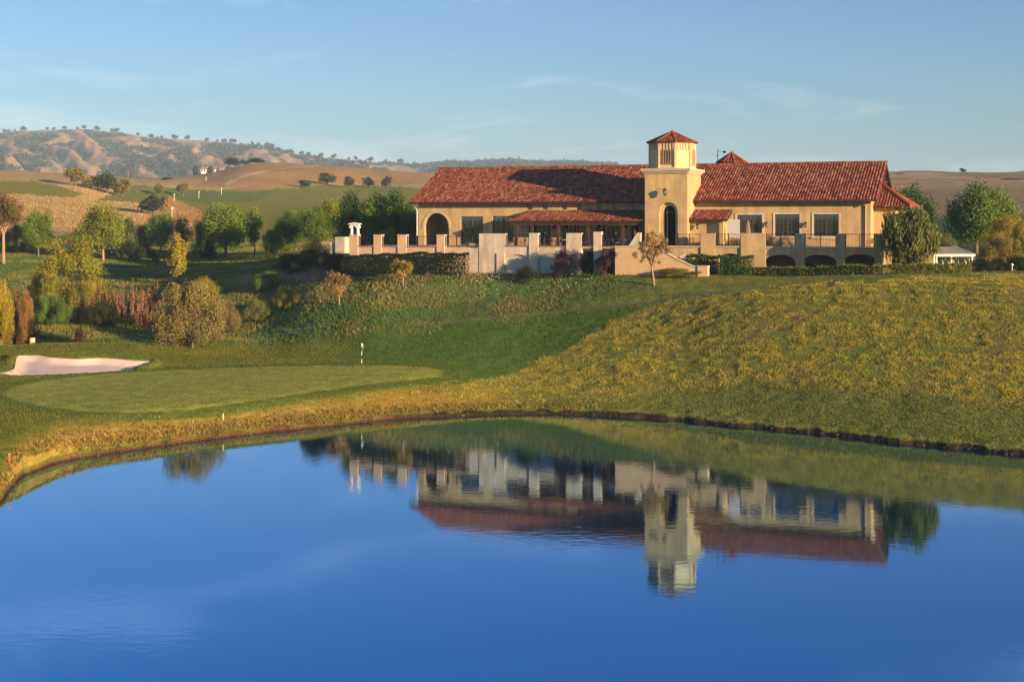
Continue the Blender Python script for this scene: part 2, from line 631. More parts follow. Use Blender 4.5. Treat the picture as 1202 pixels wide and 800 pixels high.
def pm(poly, soft=6.0, sel=None):
    """soft mask of a patch outlined on the ground as the photo shows it"""
    j = (fbm(XX * .08, YY * .08, 71) - .5) * soft
    m = inpoly(PX + j * 2, PY + j * .5, poly) & (YY > 60)
    return m.astype(float) if sel is None else m * sel


FW = (.17, .19, .025)
paint(pm([(-40, 222), (0, 214), (40, 213), (70, 219), (100, 228), (80, 232), (30, 228), (-40, 230)]) * far, (.26, .23, .03))
paint(pm([(110, 236), (160, 216), (230, 226), (230, 262), (180, 240)]) * far * 0.8, FW)
paint(pm([(205, 228), (250, 240), (300, 226), (380, 216), (520, 222), (620, 240), (620, 280), (230, 280), (238, 262), (225, 248)]) * far, (.22, .215, .025))
paint(pm([(150, 226), (185, 221), (260, 224), (300, 216), (350, 214), (300, 236), (250, 240), (200, 234)]) * far, (.14, .18, .026))
paint(pm([(165, 244), (200, 232), (240, 250), (255, 264), (190, 262)], 3) * far, (.40, .24, .08))
paint(pm([(225, 222), (260, 201), (300, 190), (420, 186), (520, 196), (520, 216), (380, 215), (300, 226)]) * smooth(500, 600, YY), (.40, .245, .09))
paint(smooth(600, 700, YY) * (PX < 250) * (PX > -400), (.33, .22, .11))
# right background
paint(far * (PX > 760), (.40, .27, .13))
paint(far * (PX > 760) * smooth(.5, .62, fbm(XX * .015, YY * .03, 63)), (.26, .18, .08))
paint(far * (PX > 760) * smooth(.68, .74, fbm(XX * .05, YY * .03, 67)) * .6, (.09, .10, .04))
paint(smooth(140, 150, YY) * (1 - smooth(330, 420, YY)) * (PX > 760), (.065, .10, .024))
paint(smooth(330, 420, YY) * (1 - smooth(600, 700, YY)) * (PX > 760), (.26, .19, .07))
# golden rough hillside
bd_line = np.interp(PX, [540, 560, 600, 660, 700, 745, 790, 850, 950, 1060, 1300], [452, 446, 438, 412, 388, 366, 352, 343, 334, 327, 322])
lo_line = np.interp(PX, [430, 540, 600, 700, 780, 850, 950, 1050, 1202, 1400], [478, 476, 474, 470, 455, 450, 455, 462, 475, 490])
hillm = smooth(-4, 4, PY - bd_line + (n1 - .5) * 14) * (1 - smooth(-9, 9, PY - lo_line + (n1 - .5) * 18)) * smooth(440, 600, PX + (n2 - .5) * 60) * (YY < 150)
paint(hillm, (.19, .20, .038))
paint(hillm * smooth(.42, .62, n1) * .6, (.12, .17, .03))
paint(hillm * smooth(.55, .7, fbm(XX * .5, YY * .5, 77)) * .7, (.26, .16, .06))
paint(hillm * smooth(1100, 1180, PX) * smooth(.45, .55, fbm(XX * .4, YY * .4, 78)) * .6, (.12, .085, .06))
# mown fairway beside it
fwm = (1 - smooth(-3, 3, PY - bd_line)) * smooth(330, 440, PX) * (PX < 760) * (YY < 158) * smooth(-3, 3, PY - np.interp(PX, [250, 380, 480, 600, 740, 800], [410, 396, 384, 374, 359, 350]))
paint(fwm, (.095, .165, .026))
paint(fwm * (np.sin((XX * .8 + YY * .6) * 1.4) > 0) * .3, (.12, .165, .024))
# rough round the green
grr = (PX < 560) * smooth(0, 3, PY - np.interp(PX, [-100, 0, 150, 240, 300, 380, 560], [404, 405, 401, 404, 402, 397, 378])) * (YY < 148)
paint(grr * (1 - fwm), (.15, .18, .026))
paint(grr * smooth(.4, .65, n1) * .6 * (1 - fwm), (.20, .20, .03))
gold = np.exp(-((RF - np.interp(PX, sh_px, sh_Y) / np.cos(azf)[None, :] - 1.6) / 2.6) ** 2) * (1 - smooth(420, 640, PX)) * (vq > 6.4)[:, None]
paint(gold * (.75 + .5 * (n2 - .5)), (.46, .28, .065))
gold2 = np.exp(-((RF - np.interp(PX, sh_px, sh_Y) / np.cos(azf)[None, :] - 4) / 2.2) ** 2) * smooth(400, 470, PX) * (1 - smooth(560, 640, PX)) * (vq > 6.4)[:, None]
paint(gold2 * .8, (.45, .28, .05))
# putting surface, its collar, the muddy edge
paint(smooth(-1.7, -1.2, gd), (.12, .165, .026))
paint(smooth(-.25, .25, gd), (.27, .30, .052))
paint(smooth(-.2, .05, bd), (.16, .13, .05))
mud = 1 - smooth(5.98, 6.25, vq[:, None] + (fbm(XX * .9, YY * .9, 23, 3) - .5) * .55)
paint(mud, (.045, .030, .018))
paint(mud * (1 - smooth(380, 560, PX)) * smooth(5.6, 6.1, vq)[:, None], (.20, .10, .035))
C *= (0.9 + 0.2 * n2)[..., None]

idx = np.arange(NR * NA).reshape(NR, NA)
fc = np.stack([idx[:-1, :-1], idx[:-1, 1:], idx[1:, 1:], idx[1:, :-1]], -1).reshape(-1, 4)
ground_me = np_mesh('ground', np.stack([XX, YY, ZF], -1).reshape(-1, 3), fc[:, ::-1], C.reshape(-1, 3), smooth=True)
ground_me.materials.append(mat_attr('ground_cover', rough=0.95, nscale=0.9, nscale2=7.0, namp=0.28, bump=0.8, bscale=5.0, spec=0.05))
g_o = link('ground', ground_me)
tag(g_o, kind='structure')

# ------------------------------------------------------------------ sheets: sand and paths
def sheet(name, poly, material, lift, n_in=14, sag=0.0):
    poly = np.array(poly)
    c = poly.mean(0)
    n = len(poly)
    vs, fs = [], []
    for k in range(n_in + 1):
        t = 1 - k / n_in * .999
        for p in poly:
            q = c + (p - c) * t
            z = ground(q[0], q[1]) + lift - sag * (1 - t ** 4)
            vs.append((q[0], q[1], z))
    for k in range(n_in):
        for i in range(n):
            j = (i + 1) % n
            fs.append((k * n + i, k * n + j, (k + 1) * n + j, (k + 1) * n + i))
    me = np_mesh(name, vs, fs, smooth=True)
    me.materials.append(material)
    o = link(name, me)
    tag(o, kind='structure')
    return o


sandm = mat('sand', (.70, .56, .47), 0.95, .05, 2.0, .5)
sheet('sand_bunker', bunk_w, sandm, 0.035, sag=0.0)
# stepped boulders of turf are left to the ground; narrow concrete path behind the fairway
conc = mat('path_concrete', (.30, .27, .22), .9, .12, 1.5, .3)


def ribbon(name, pts, width, material, lift=.03):
    P = [hit(px, py, ymin, ymax) for px, py, ymin, ymax in pts]
    xs = np.array([[p.x, p.y] for p in P])
    t = np.arange(len(xs)); tq = np.linspace(0, len(xs) - 1, (len(xs) - 1) * 14)
    c = pchip(t, xs, tq)
    d = np.gradient(c, axis=0); d /= np.linalg.norm(d, axis=1)[:, None]
    nrm = np.stack([-d[:, 1], d[:, 0]], -1)
    vs, fs = [], []
    ws = np.linspace(-.5, .5, 5) * width
    for i in range(len(c)):
        for w in ws:
            q = c[i] + nrm[i] * w
            vs.append((q[0], q[1], ground(q[0], q[1]) + lift))
    for i in range(len(c) - 1):
        for k in range(4):
            fs.append((i * 5 + k, i * 5 + k + 1, i * 5 + k + 6, i * 5 + k + 5))
    me = np_mesh(name, vs, fs, smooth=True)
    me.materials.append(material)
    return tag(link(name, me), kind='structure')


ribbon('cart_path', [(480, 382, 137, 170), (560, 375, 130, 170), (650, 366, 130, 170), (740, 356, 130, 160), (800, 348, 125, 160), (870, 340, 120, 150), (960, 331, 120, 150), (1040, 326, 118, 150), (1120, 323, 118, 140), (1202, 321, 118, 140)], .45, mat('path_worn', (.135, .145, .08), .95, .15, 1.0, .3))
ribbon('footpath', [(288, 398, 138, 170), (320, 393, 138, 170), (350, 388, 138, 170), (392, 380, 138, 170)], 1.0, mat('path_dust', (.27, .22, .15), .95, .2, 1.0, .3))
ribbon('hill_track', [(262, 218, 480, 900), (272, 213, 480, 900), (285, 208, 480, 900), (300, 204, 480, 900), (330, 199, 480, 900), (360, 197, 480, 900), (400, 196, 480, 900)], 3.6, mat('track_dust', (.42, .31, .19), .95, .1, .2, .2), .25)

# ------------------------------------------------------------------ lake
def lake():
    m = bpy.data.materials.new('water')
    n, l = nodes_of(m)
    b = n['Principled BSDF']
    b.inputs['Base Color'].default_value = (.0, .27, .60, 1)      # clear blue body that shows at steep angles
    b.inputs['Metallic'].default_value = 0.95
    b.inputs['Roughness'].default_value = 0.035
    b.inputs['IOR'].default_value = 1.9
    b.inputs['Specular IOR Level'].default_value = 0.5
    tc = n.new('ShaderNodeTexCoord')
    mp = n.new('ShaderNodeMapping')
    mp.inputs['Scale'].default_value = (0.6, 1.0, 1)
    mp.inputs['Rotation'].default_value = (0, 0, R(12))
    a = n.new('ShaderNodeTexNoise'); a.inputs['Scale'].default_value = 2.2; a.inputs['Detail'].default_value = 3
    c = n.new('ShaderNodeTexNoise'); c.inputs['Scale'].default_value = 0.12; c.inputs['Detail'].default_value = 2
    mr = n.new('ShaderNodeMapRange'); mr.inputs['From Min'].default_value = .4; mr.inputs['From Max'].default_value = .65; mr.inputs['To Min'].default_value = .35
    mu = n.new('ShaderNodeMath'); mu.operation = 'MULTIPLY'
    bp = n.new('ShaderNodeBump'); bp.inputs['Strength'].default_value = .12; bp.inputs['Distance'].default_value = .035
    l.new(tc.outputs['Object'], mp.inputs['Vector'])
    l.new(mp.outputs['Vector'], a.inputs['Vector'])
    l.new(tc.outputs['Object'], c.inputs['Vector'])
    l.new(c.outputs['Fac'], mr.inputs['Value'])
    l.new(a.outputs['Fac'], mu.inputs[0]); l.new(mr.outputs['Result'], mu.inputs[1])
    l.new(mu.outputs['Value'], bp.inputs['Height'])
    l.new(bp.outputs['Normal'], b.inputs['Normal'])
    xs = np.linspace(-70, 90, 41); ys = np.linspace(16, 113, 25)
    gx, gy = np.meshgrid(xs, ys)
    ii = np.arange(gx.size).reshape(gx.shape)
    f = np.stack([ii[:-1, :-1], ii[:-1, 1:], ii[1:, 1:], ii[1:, :-1]], -1).reshape(-1, 4)
    me = np_mesh('lake_water', np.stack([gx, gy, gx * 0], -1).reshape(-1, 3), f)
    me.materials.append(m)
    tag(link('lake_water', me), kind='structure')


lake()

# ------------------------------------------------------------------ mountains
mp_px = np.linspace(-420, 1500, 760)
mp_v = np.linspace(0, 1, 130)
crest_py = np.interp(mp_px, [-420, -200, 0, 30, 60, 100, 140, 170, 200, 235, 270, 300, 320, 345, 370, 400, 430, 460, 500, 540, 570, 600, 640, 680, 720, 780, 900, 1030, 1100, 1500],
                     [175, 165, 156, 153.5, 152, 152, 156, 161, 163.5, 165, 168, 170.5, 174, 181, 184.5, 187, 190, 192, 193.5, 191, 190, 188.5, 192, 191, 194, 199, 205, 210, 212, 205])
MX, MV = np.meshgrid(mp_px, mp_v)
MYw = 1350 + MV * 1500 + 500 * smooth(420, 620, MX) * MV
crestz = H + (YH - crest_py)[None, :] * (2850 + 500 * smooth(420, 620, mp_px))[None, :] / F
prof = smooth(0, 1, MV) * .35 + .65 * MV ** .9
u_ = MX / 62 + MV * 2.2 + (fbm(MX / 60, MV * 5, 81) - .5) * 2.2
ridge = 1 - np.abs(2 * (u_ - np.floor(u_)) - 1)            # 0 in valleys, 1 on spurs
u2 = MX / 23 - MV * 3 + (fbm(MX / 30, MV * 9, 83) - .5) * 2.5
ridge2 = 1 - np.abs(2 * (u2 - np.floor(u2)) - 1)
amp = np.sin(np.clip(MV, 0, 1) * math.pi) ** .8
MZ = 22 + (crestz - 22) * prof
ridge_s = .5 - .5 * np.cos(math.pi * ridge); ridge2_s = .5 - .5 * np.cos(math.pi * ridge2)
MZ = MZ + amp * ((ridge_s - .5) * 8 + (ridge2_s - .5) * 1.5 + (fbm(MX / 40, MV * 7, 85, 2) - .5) * 14) * np.clip((crestz - 22) / 150, .2, 1)
MZ = MZ + (fbm(MX / 25, MV * 0 + 3, 87) - .5) * 4 * MV
# a nearer spur on the far left
MZ = MZ + 36 * np.exp(-((MX + 10) / 45) ** 2 - ((MV - .22) / .12) ** 2)
MXw = (MX - CX) / F * MYw
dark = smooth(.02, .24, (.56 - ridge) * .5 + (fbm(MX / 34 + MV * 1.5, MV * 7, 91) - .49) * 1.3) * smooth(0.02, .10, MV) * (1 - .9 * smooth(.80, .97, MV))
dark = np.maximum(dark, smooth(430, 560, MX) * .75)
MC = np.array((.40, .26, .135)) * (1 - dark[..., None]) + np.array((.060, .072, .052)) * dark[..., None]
back = np.array([[x, 4200, -5] for x in ()])
ii = np.arange(MX.size).reshape(MX.shape)
f = np.stack([ii[:-1, :-1], ii[:-1, 1:], ii[1:, 1:], ii[1:, :-1]], -1).reshape(-1, 4)
V = np.stack([MXw, MYw, MZ], -1).reshape(-1, 3)
# back slope, so the range is solid from anywhere
bs = np.stack([MXw[-1] * 1.3, MYw[-1] + 900, MZ[-1] * 0 - 2], -1)
nb = len(V)
V = np.concatenate([V, bs])
li = ii[-1]
fb = np.stack([li[:-1], li[1:], nb + np.arange(1, len(li)), nb + np.arange(len(li) - 1)], -1)
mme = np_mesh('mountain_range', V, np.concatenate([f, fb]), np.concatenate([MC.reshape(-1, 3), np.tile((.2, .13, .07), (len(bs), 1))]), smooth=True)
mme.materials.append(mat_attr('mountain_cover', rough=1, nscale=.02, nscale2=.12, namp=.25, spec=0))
tag(link('mountain_range', mme), kind='structure')

# ------------------------------------------------------------------ foliage
def leaves_mesh(name, centers, radii, count, leaf, squash=1.0, up=0.0, droop=0.0, seed=1, cvar=.25, clumpvar=.25, aspect=1.0, shell=.45):
    """leaf quads scattered in clumps; centers (k,3), radii (k,3)"""
    g = np.random.default_rng(seed)
    centers = np.asarray(centers, float); radii = np.asarray(radii, float)
    w = radii.prod(1) ** .66; w /= w.sum()
    k = g.choice(len(centers), count, p=w)
    d = g.normal(size=(count, 3)); d /= np.linalg.norm(d, axis=1)[:, None]
    rad = (shell + (1 - shell) * g.random(count)) * (0.88 + .24 * g.random(count))
    rad = np.where(g.random(count) < .25, g.random(count), rad)
    rad = rad * (1 + .22 * (g.random(count) < .08))
    p = centers[k] + d * rad[:, None] * radii[k]
    if droop:
        p[:, 2] -= droop * np.abs(g.normal(size=count))
    nrm = d * .6 + g.normal(size=(count, 3)) * .6
    nrm[:, 2] += up
    nrm /= np.linalg.norm(nrm, axis=1)[:, None]
    t = np.cross(nrm, g.normal(size=(count, 3))); t /= np.linalg.norm(t, axis=1)[:, None]
    if droop:
        t = np.tile(np.array([0, 0, 1.0]), (count, 1)) + g.normal(size=(count, 3)) * .15
    b = np.cross(nrm, t)
    b /= np.linalg.norm(b, axis=1)[:, None]
    s = leaf * (.6 + .8 * g.random(count))[:, None]
    t = t * s * aspect; b = b * s
    V = np.stack([p - t * .5, p + b * .38 - t * .05, p + t * .5, p - b * .38 + t * .05], 1).reshape(-1, 3)
    Fq = np.arange(count * 4).reshape(-1, 4)
    cl = 1 + clumpvar * (g.random(len(centers)) * 2 - 1)
    br = cl[k] * (1 + cvar * (g.random(count) * 2 - 1))
    hue = g.normal(size=(count, 3)) * .06 + (g.random((len(centers), 3))[k] - .5) * .18
    c = np.clip(br[:, None] * (1 + hue), .2, 2)
    return np_mesh(name, V, Fq, np.repeat(c, 4, 0))


def limb_set(base_h, tips, r0, seed=1, segs=4, wob=.12, nside=7, lean=(0, 0), fork=None):
    g = random.Random(seed)
    mb = MB()
    top = Vector((lean[0], lean[1], base_h))
    mb.tube([(0, 0, -.25), (lean[0] * .25, lean[1] * .25, base_h * .3), (lean[0] * .6, lean[1] * .6, base_h * .65), top], [r0 * 1.35, r0 * 1.05, r0 * .9, r0 * .8], 9)
    for tp in tips:
        tp = Vector(tp)
        pts, rr = [], []
        L = (tp - top).length
        st = top * (1 - .12 * g.random())
        for i in range(segs + 1):
            t = i / segs
            p = st.lerp(tp, t)
            p.z += math.sin(t * math.pi) * L * .06
            if 0 < i < segs:
                p += Vector((g.uniform(-1, 1), g.uniform(-1, 1), g.uniform(-.5, .5))) * wob * L * .5
            pts.append(p)
            rr.append(r0 * .55 * (1 - t) + r0 * .10)
        mb.tube(pts, rr, nside)
    me_o = mb.build('trunk_tmp', MATS['bark_grey'], smooth=True)
    me = me_o.data
    bpy.data.objects.remove(me_o)
    return me


mat('bark_grey', (.16, .12, .085), .95, .3, 6, .6)
mat('bark_pale', (.36, .23, .15), .95, .2, 5, .5)
mat('bark_dark', (.06, .045, .035), .95, .3, 6, .6)

PROTO = {}


def clumps(n, rx, rz, cz, r_c, seed, shape='ball', stretch=1.0):
    g = np.random.default_rng(seed)
    out, rad = [], []
    for i in range(n):
        d = g.normal(size=3); d /= np.linalg.norm(d)
        q = g.random() ** .45
        r = q * .78
        x, y, z = d[0] * rx * r, d[1] * rx * r, d[2] * rz * r
        if shape == 'cone':
            t = (z / rz + 1) / 2
            x *= (1.25 - t * .9); y *= (1.25 - t * .9)
        if shape == 'vase':
            t = (z / rz + 1) / 2
            x *= (.6 + t * .7); y *= (.6 + t * .7)
        if shape == 'dome':
            an, u = g.random() * 6.283, math.sqrt(g.random())
            x, y = math.cos(an) * u * rx * .84, math.sin(an) * u * rx * .84
            top = 2 * rz * math.sqrt(max(0, 1 - (u * .84) ** 2)) * (.68 + .3 * g.random())
            z = -rz + top * (1 if g.random() < .42 else g.random())
        out.append((x, y, cz + z))
        s = r_c * (.65 + .7 * g.random())
        rad.append((s, s, s * stretch))
    if shape == 'plume':
        out, rad = [], []
        for i in range(n):
            q = g.random() ** .5; a = g.random() * 6.283
            ht = (cz + rz) * (.40 + .6 * g.random()) * (1 - .35 * q * q)
            out.append((math.cos(a) * q * rx * .85, math.sin(a) * q * rx * .85, ht * .5))
            rad.append((r_c, r_c, ht * .52))
    return np.array(out), np.array(rad)


def make_proto(kind, Hh, rx, crown_lo, n_cl, r_c, n_leaf, leaf, trunk_r, shape='ball', stretch=1.0, droop=0, seed=1, aspect=1.0, up=0.0, trunk_h=None, n_limb=8, shell=.45, clumpvar=.25, lean=(0, 0)):
    cz = (Hh + crown_lo) / 2
    rz = (Hh - crown_lo) / 2
    c, r = clumps(n_cl, rx, rz, cz, r_c, seed, shape, stretch)
    c[:, 0] += lean[0]; c[:, 1] += lean[1]
    crown = leaves_mesh('crown_' + kind, c, r, n_leaf, leaf, droop=droop, seed=seed, aspect=aspect, up=up, shell=shell, clumpvar=clumpvar)
    th = trunk_h if trunk_h is not None else crown_lo + (Hh - crown_lo) * .12
    sel = list(range(len(c)))
    random.Random(seed).shuffle(sel)
    tips = [tuple(c[i]) for i in sel[:n_limb]]
    trunk = limb_set(max(th, .12), tips, trunk_r, seed, lean=lean)
    PROTO[kind] = (trunk, crown, Hh, rx)


# kind, height, radius, crown low, clumps, clump radius, leaves, leaf size, trunk radius
make_proto('ash', 8.5, 3.3, 1.5, 70, 1.05, 17000, .20, .16, stretch=1.6, seed=3, clumpvar=.35)
make_proto('ash_b', 8.5, 3.3, 1.3, 80, 1.0, 18000, .20, .17, stretch=1.6, seed=13, clumpvar=.35)
make_proto('lobed', 9, 4.0, .6, 34, 1.0, 18000, .17, .15, 'dome', seed=5, clumpvar=.3, trunk_h=1.0)
make_proto('column', 7, 1.5, .6, 34, .5, 5000, .2, .10, 'cone', 2.0, seed=7, clumpvar=.35, trunk_h=1.0)
make_proto('sparse', 7, 1.9, 1.5, 26, .55, 3000, .22, .09, stretch=1.6, seed=9)
make_proto('evergreen', 10, 4.0, .8, 64, 1.15, 19000, .24, .25, 'cone', 1.3, seed=21, clumpvar=.35)
make_proto('evergreen_b', 10, 4.3, .8, 64, 1.2, 19000, .24, .25, 'ball', 1.5, seed=22, clumpvar=.35)
make_proto('willow', 6, 3.2, 1.3, 52, .72, 20000, .13, .17, 'ball', 1.3, droop=.45, seed=25, aspect=2.6, clumpvar=.3, trunk_h=1.6)
make_proto('gum', 11, 4.2, 4.2, 30, 1.1, 8000, .24, .28, 'vase', 1.0, seed=27, clumpvar=.4, trunk_h=4.6)
make_proto('bush', 3, 1.9, .1, 34, .50, 22000, .075, .06, 'dome', seed=31, trunk_h=.3, clumpvar=.3)
make_proto('bush_b', 3, 2.0, .05, 42, .46, 22000, .075, .06, 'dome', seed=33, trunk_h=.3, stretch=1.3, clumpvar=.35)
make_proto('brush', 4, 2.0, .1, 60, .12, 5200, .11, .03, 'plume', 1.0, seed=35, trunk_h=.3, aspect=1.8, n_limb=16, clumpvar=.4)
make_proto('young', 4, 1.3, .9, 34, .26, 3200, .11, .06, 'ball', 1.6, seed=37, trunk_h=1.0, n_limb=14, clumpvar=.3)
make_proto('olive', 4.6, 2.5, 1.3, 60, .26, 4600, .095, .10, 'ball', 1.0, seed=39, trunk_h=1.7, n_limb=20, clumpvar=.25, aspect=1.5, lean=(-.35, 0))
make_proto('oak', 8, 4.5, 1.2, 30, 1.6, 1500, .75, .3, 'ball', .9, seed=41, n_limb=5)
make_proto('oak_b', 8, 3.8, .8, 24, 1.6, 1500, .75, .3, 'ball', 1.0, seed=43, n_limb=5)

GREENS = {
    'ash': leafmat('ash', (.17, .25, .028)), 'ash_gold': leafmat('ash_gold', (.24, .28, .024)), 'dark': leafmat('dark', (.075, .135, .03)),
    'mid': leafmat('mid', (.125, .20, .03)), 'olive': leafmat('olive', (.29, .26, .028)), 'yellow': leafmat('yellow', (.38, .30, .030)),
    'orange': leafmat('orange', (.30, .17, .05)), 'pink': leafmat('pink', (.28, .17, .10)), 'brown': leafmat('brown', (.24, .19, .06)),
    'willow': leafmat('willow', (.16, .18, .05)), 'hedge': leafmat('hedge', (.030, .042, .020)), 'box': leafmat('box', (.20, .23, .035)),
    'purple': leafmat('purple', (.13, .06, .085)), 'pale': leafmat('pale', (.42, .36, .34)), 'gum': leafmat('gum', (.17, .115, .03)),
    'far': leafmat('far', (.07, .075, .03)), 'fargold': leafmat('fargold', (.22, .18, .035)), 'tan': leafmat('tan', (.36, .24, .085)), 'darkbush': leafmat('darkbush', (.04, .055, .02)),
}

TREE_COUNT = [0]


def plant(kind, px, top, base, hw, foliage, name, label, cat='tree', group=None, Y=None, bark='bark_grey', parts=('trunk', 'crown'), zfix=True):
    """place one plant: bearing px, apparent top/base rows and half width as in the photo"""
    trunk, crown, Hh, rx = PROTO[kind]
    if Y is None:
        p = hit(px, base, 139 if base < 400 else 60)
    else:
        p = at(px, Y)
    ztop = H + (YH - top) * p.y / F
    h = max(ztop - p.z, .5)
    w = hw * 1.08 * p.y / F
    e = empty(name, p, random.uniform(0, 6.28))
    e.scale = (w / rx / 1.0, w / rx / 1.0, h / Hh / 1.02)
    link(parts[0], trunk, e, MATS[bark])
    link(parts[1], crown, e, GREENS[foliage])
    tag(e, label, cat, group)
    return e


exec_later = []

# ------------------------------------------------------------------ clubhouse frame
TH = R(21)
UX, UY = math.cos(TH), -math.sin(TH)           # along the facade, to the right
VX, VY = math.sin(TH), math.cos(TH)            # into the building
OX, OY = 14.78, 149.0
GZ = 9.4                                       # ground level at the foot


def S(px, t=0.0):
    k = (px - CX) / F
    return -((OX - k * OY) + t * (VX - k * VY)) / (UX - k * UY)


def Zp(px, py, t=0.0):
    s = S(px, t)
    Y = OY + s * UY + t * VY
    return H - (py - YH) * Y / F


def rect(px0, px1, py0, py1, t=0.0):
    """s0, s1, z_low, z_high of an area seen on the plane t"""
    pm_ = (px0 + px1) / 2
    return S(px0, t), S(px1, t), Zp(pm_, py1, t), Zp(pm_, py0, t)


stucco = mat('stucco', (.56, .40, .205), .92, .09, 1.1, .35)
stucco_pale = mat('stucco_pale', (.66, .56, .44), .92, .10, 0.9, .4)
stucco_in = mat('stucco_inside', (.42, .32, .20), .95, .08, 1.0, .2)
trim = mat('cast_stone', (.50, .42, .31), .85, .1, 2, .3)
weather(stucco); weather(stucco_pale, .2)
timber = mat('dark_timber', (.055, .032, .02), .7, .3, 3, .3)
frame_m = mat('bronze_frame', (.075, .068, .062), .45, .1, 3)
iron = mat('black_iron', (.018, .018, .02), .5, .1, 3, metallic=.3)
glass = mat('dark_glass', (.012, .016, .020), .03, .2, .6, spec=1.0)
glass.node_tree.nodes['Principled BSDF'].inputs['IOR'].default_value = 2.0
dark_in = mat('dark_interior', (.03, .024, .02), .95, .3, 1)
white_p = mat('white_paint', (.78, .76, .73), .6, .04, 2)
tile_m = mat_attr('clay_tile', rough=.75, tint=(1, 1, 1), nscale=3.0, namp=.22, spec=.2)
tile_under = mat('tile_bed', (.09, .032, .022), .95, .25, 3, .3)
copper = mat('downpipe_paint', (.45, .34, .22), .6, .1, 2)


def wall(name, s0, s1, z0, z1, t, th, openings, material, parent):
    """wall panel in the local frame with rectangular or arched holes: (a, b, zb, zt, rise)"""
    mb = MB()
    cuts = {s0, s1}
    for (a, b, zb, zt, rise) in openings:
        n = 16 if rise > 0 else 1
        for i in range(n + 1):
            cuts.add(a + (b - a) * i / n)
    cuts = sorted(c for c in cuts if s0 - 1e-6 <= c <= s1 + 1e-6)
    cuts = [c for i, c in enumerate(cuts) if i == 0 or c - cuts[i - 1] > 1e-5]

    def top(o, s):
        a, b, zb, zt, rise = o
        if rise <= 0:
            return zt
        q = (s - (a + b) / 2) / ((b - a) / 2)
        return zt - rise * (1 - math.sqrt(max(0, 1 - q * q)))
    for i in range(len(cuts) - 1):
        a, b = cuts[i], cuts[i + 1]
        m = (a + b) / 2
        os_ = sorted([o for o in openings if o[0] < m < o[1]], key=lambda o: o[2])
        zl, zr = z0, z0
        for o in os_:
            if o[2] > min(zl, zr) + 1e-4:
                mb.prism([(a, zl), (b, zr), (b, o[2]), (a, o[2])], t, t + th)
            zl, zr = top(o, a), top(o, b)
        if z1 > max(zl, zr) + 1e-4:
            mb.prism([(a, zl), (b, zr), (b, z1), (a, z1)], t, t + th)
    return mb.build(name, material, parent)


TILE_COLS = [(.26, .076, .045), (.30, .096, .056), (.19, .054, .040), (.31, .12, .072), (.14, .046, .040), (.24, .068, .043), (.35, .165, .10)]


def tile_roof(name, origin, A, B, width, length, parent, lim=None, pitch=.30, rowl=.42, seed=1, bed=True, name_m=None):
    """barrel tiles as real geometry. origin = eave corner, A along the eave, B up the slope"""
    g = random.Random(seed)
    A = Vector(A).normalized(); B = Vector(B).normalized(); N = A.cross(B).normalized()
    if N.z < 0:
        N = -N
    o = Vector(origin)
    mb = MB()
    nc = max(1, int(round(width / pitch)))
    pw = width / nc
    for c in range(nc):
        a0 = (c + .5) * pw
        lo, hi = (0, length) if lim is None else lim(a0)
        if hi - lo < .12:
            continue
        nr = max(1, int(math.ceil((hi - lo) / rowl)))
        for r in range(nr):
            b0 = lo + r * rowl
            b1 = min(b0 + rowl + .05, hi)
            if b1 - b0 < .05:
                continue
            col = TILE_COLS[min(len(TILE_COLS) - 1, int(g.random() ** 1.1 * len(TILE_COLS)))]
            k = .85 + .3 * g.random()
            col = tuple(x * k for x in col)
            jit = g.uniform(-.012, .012)
            vs = []
            for (bb, lift, wd) in ((b0, .045, .47), (b1, .012, .40)):
                for q in range(6):
                    an = math.pi * q / 5
                    p = o + A * (a0 + jit + math.cos(an) * pw * wd) + B * bb + N * (math.sin(an) * .115 + lift)
                    vs.append(p)
            fs = [(q, q + 1, q + 7, q + 6) for q in range(5)] + [(0, 5, 4, 3, 2, 1)]
            mb.add(vs, fs, col)
            # the pan tile in the valley
            vs = []
            pc = tuple(x * .62 for x in col)
            for (bb, lift) in ((b0, .030), (b1, .004)):
                for q in (-.32, 0, .32):
                    vs.append(o + A * (a0 + pw * .5 + q * pw) + B * bb + N * (lift + (.03 if q else 0)))
            if c < nc - 1:
                mb.add(vs, [(0, 1, 4, 3), (1, 2, 5, 4)], pc)
    ob = mb.build(name, tile_m, parent)
    if bed:
        md = MB()
        steps = 1 if lim is None else nc
        for i in range(steps):
            a, b = width * i / steps, width * (i + 1) / steps
            la = (0, length) if lim is None else lim(a + 1e-4)
            lb = (0, length) if lim is None else lim(b - 1e-4)
            q = [o + A * a + B * la[0], o + A * b + B * lb[0], o + A * b + B * lb[1], o + A * a + B * la[1]]
            vs = q + [p - N * .12 for p in q]
            md.add(vs, [(0, 1, 2, 3), (7, 6, 5, 4), (0, 4, 5, 1), (1, 5, 6, 2), (2, 6, 7, 3), (3, 7, 4, 0)])
        mdo = md.build('roof_deck', tile_under, ob, dz=0)
        # parent chain already subtracts the base height once
        for v in mdo.data.vertices:
            v.co.z -= GZ_OF(parent)
    return ob


def GZ_OF(p):
    z = 0
    while p is not None:
        z += p.location.z
        p = p.parent
    return z


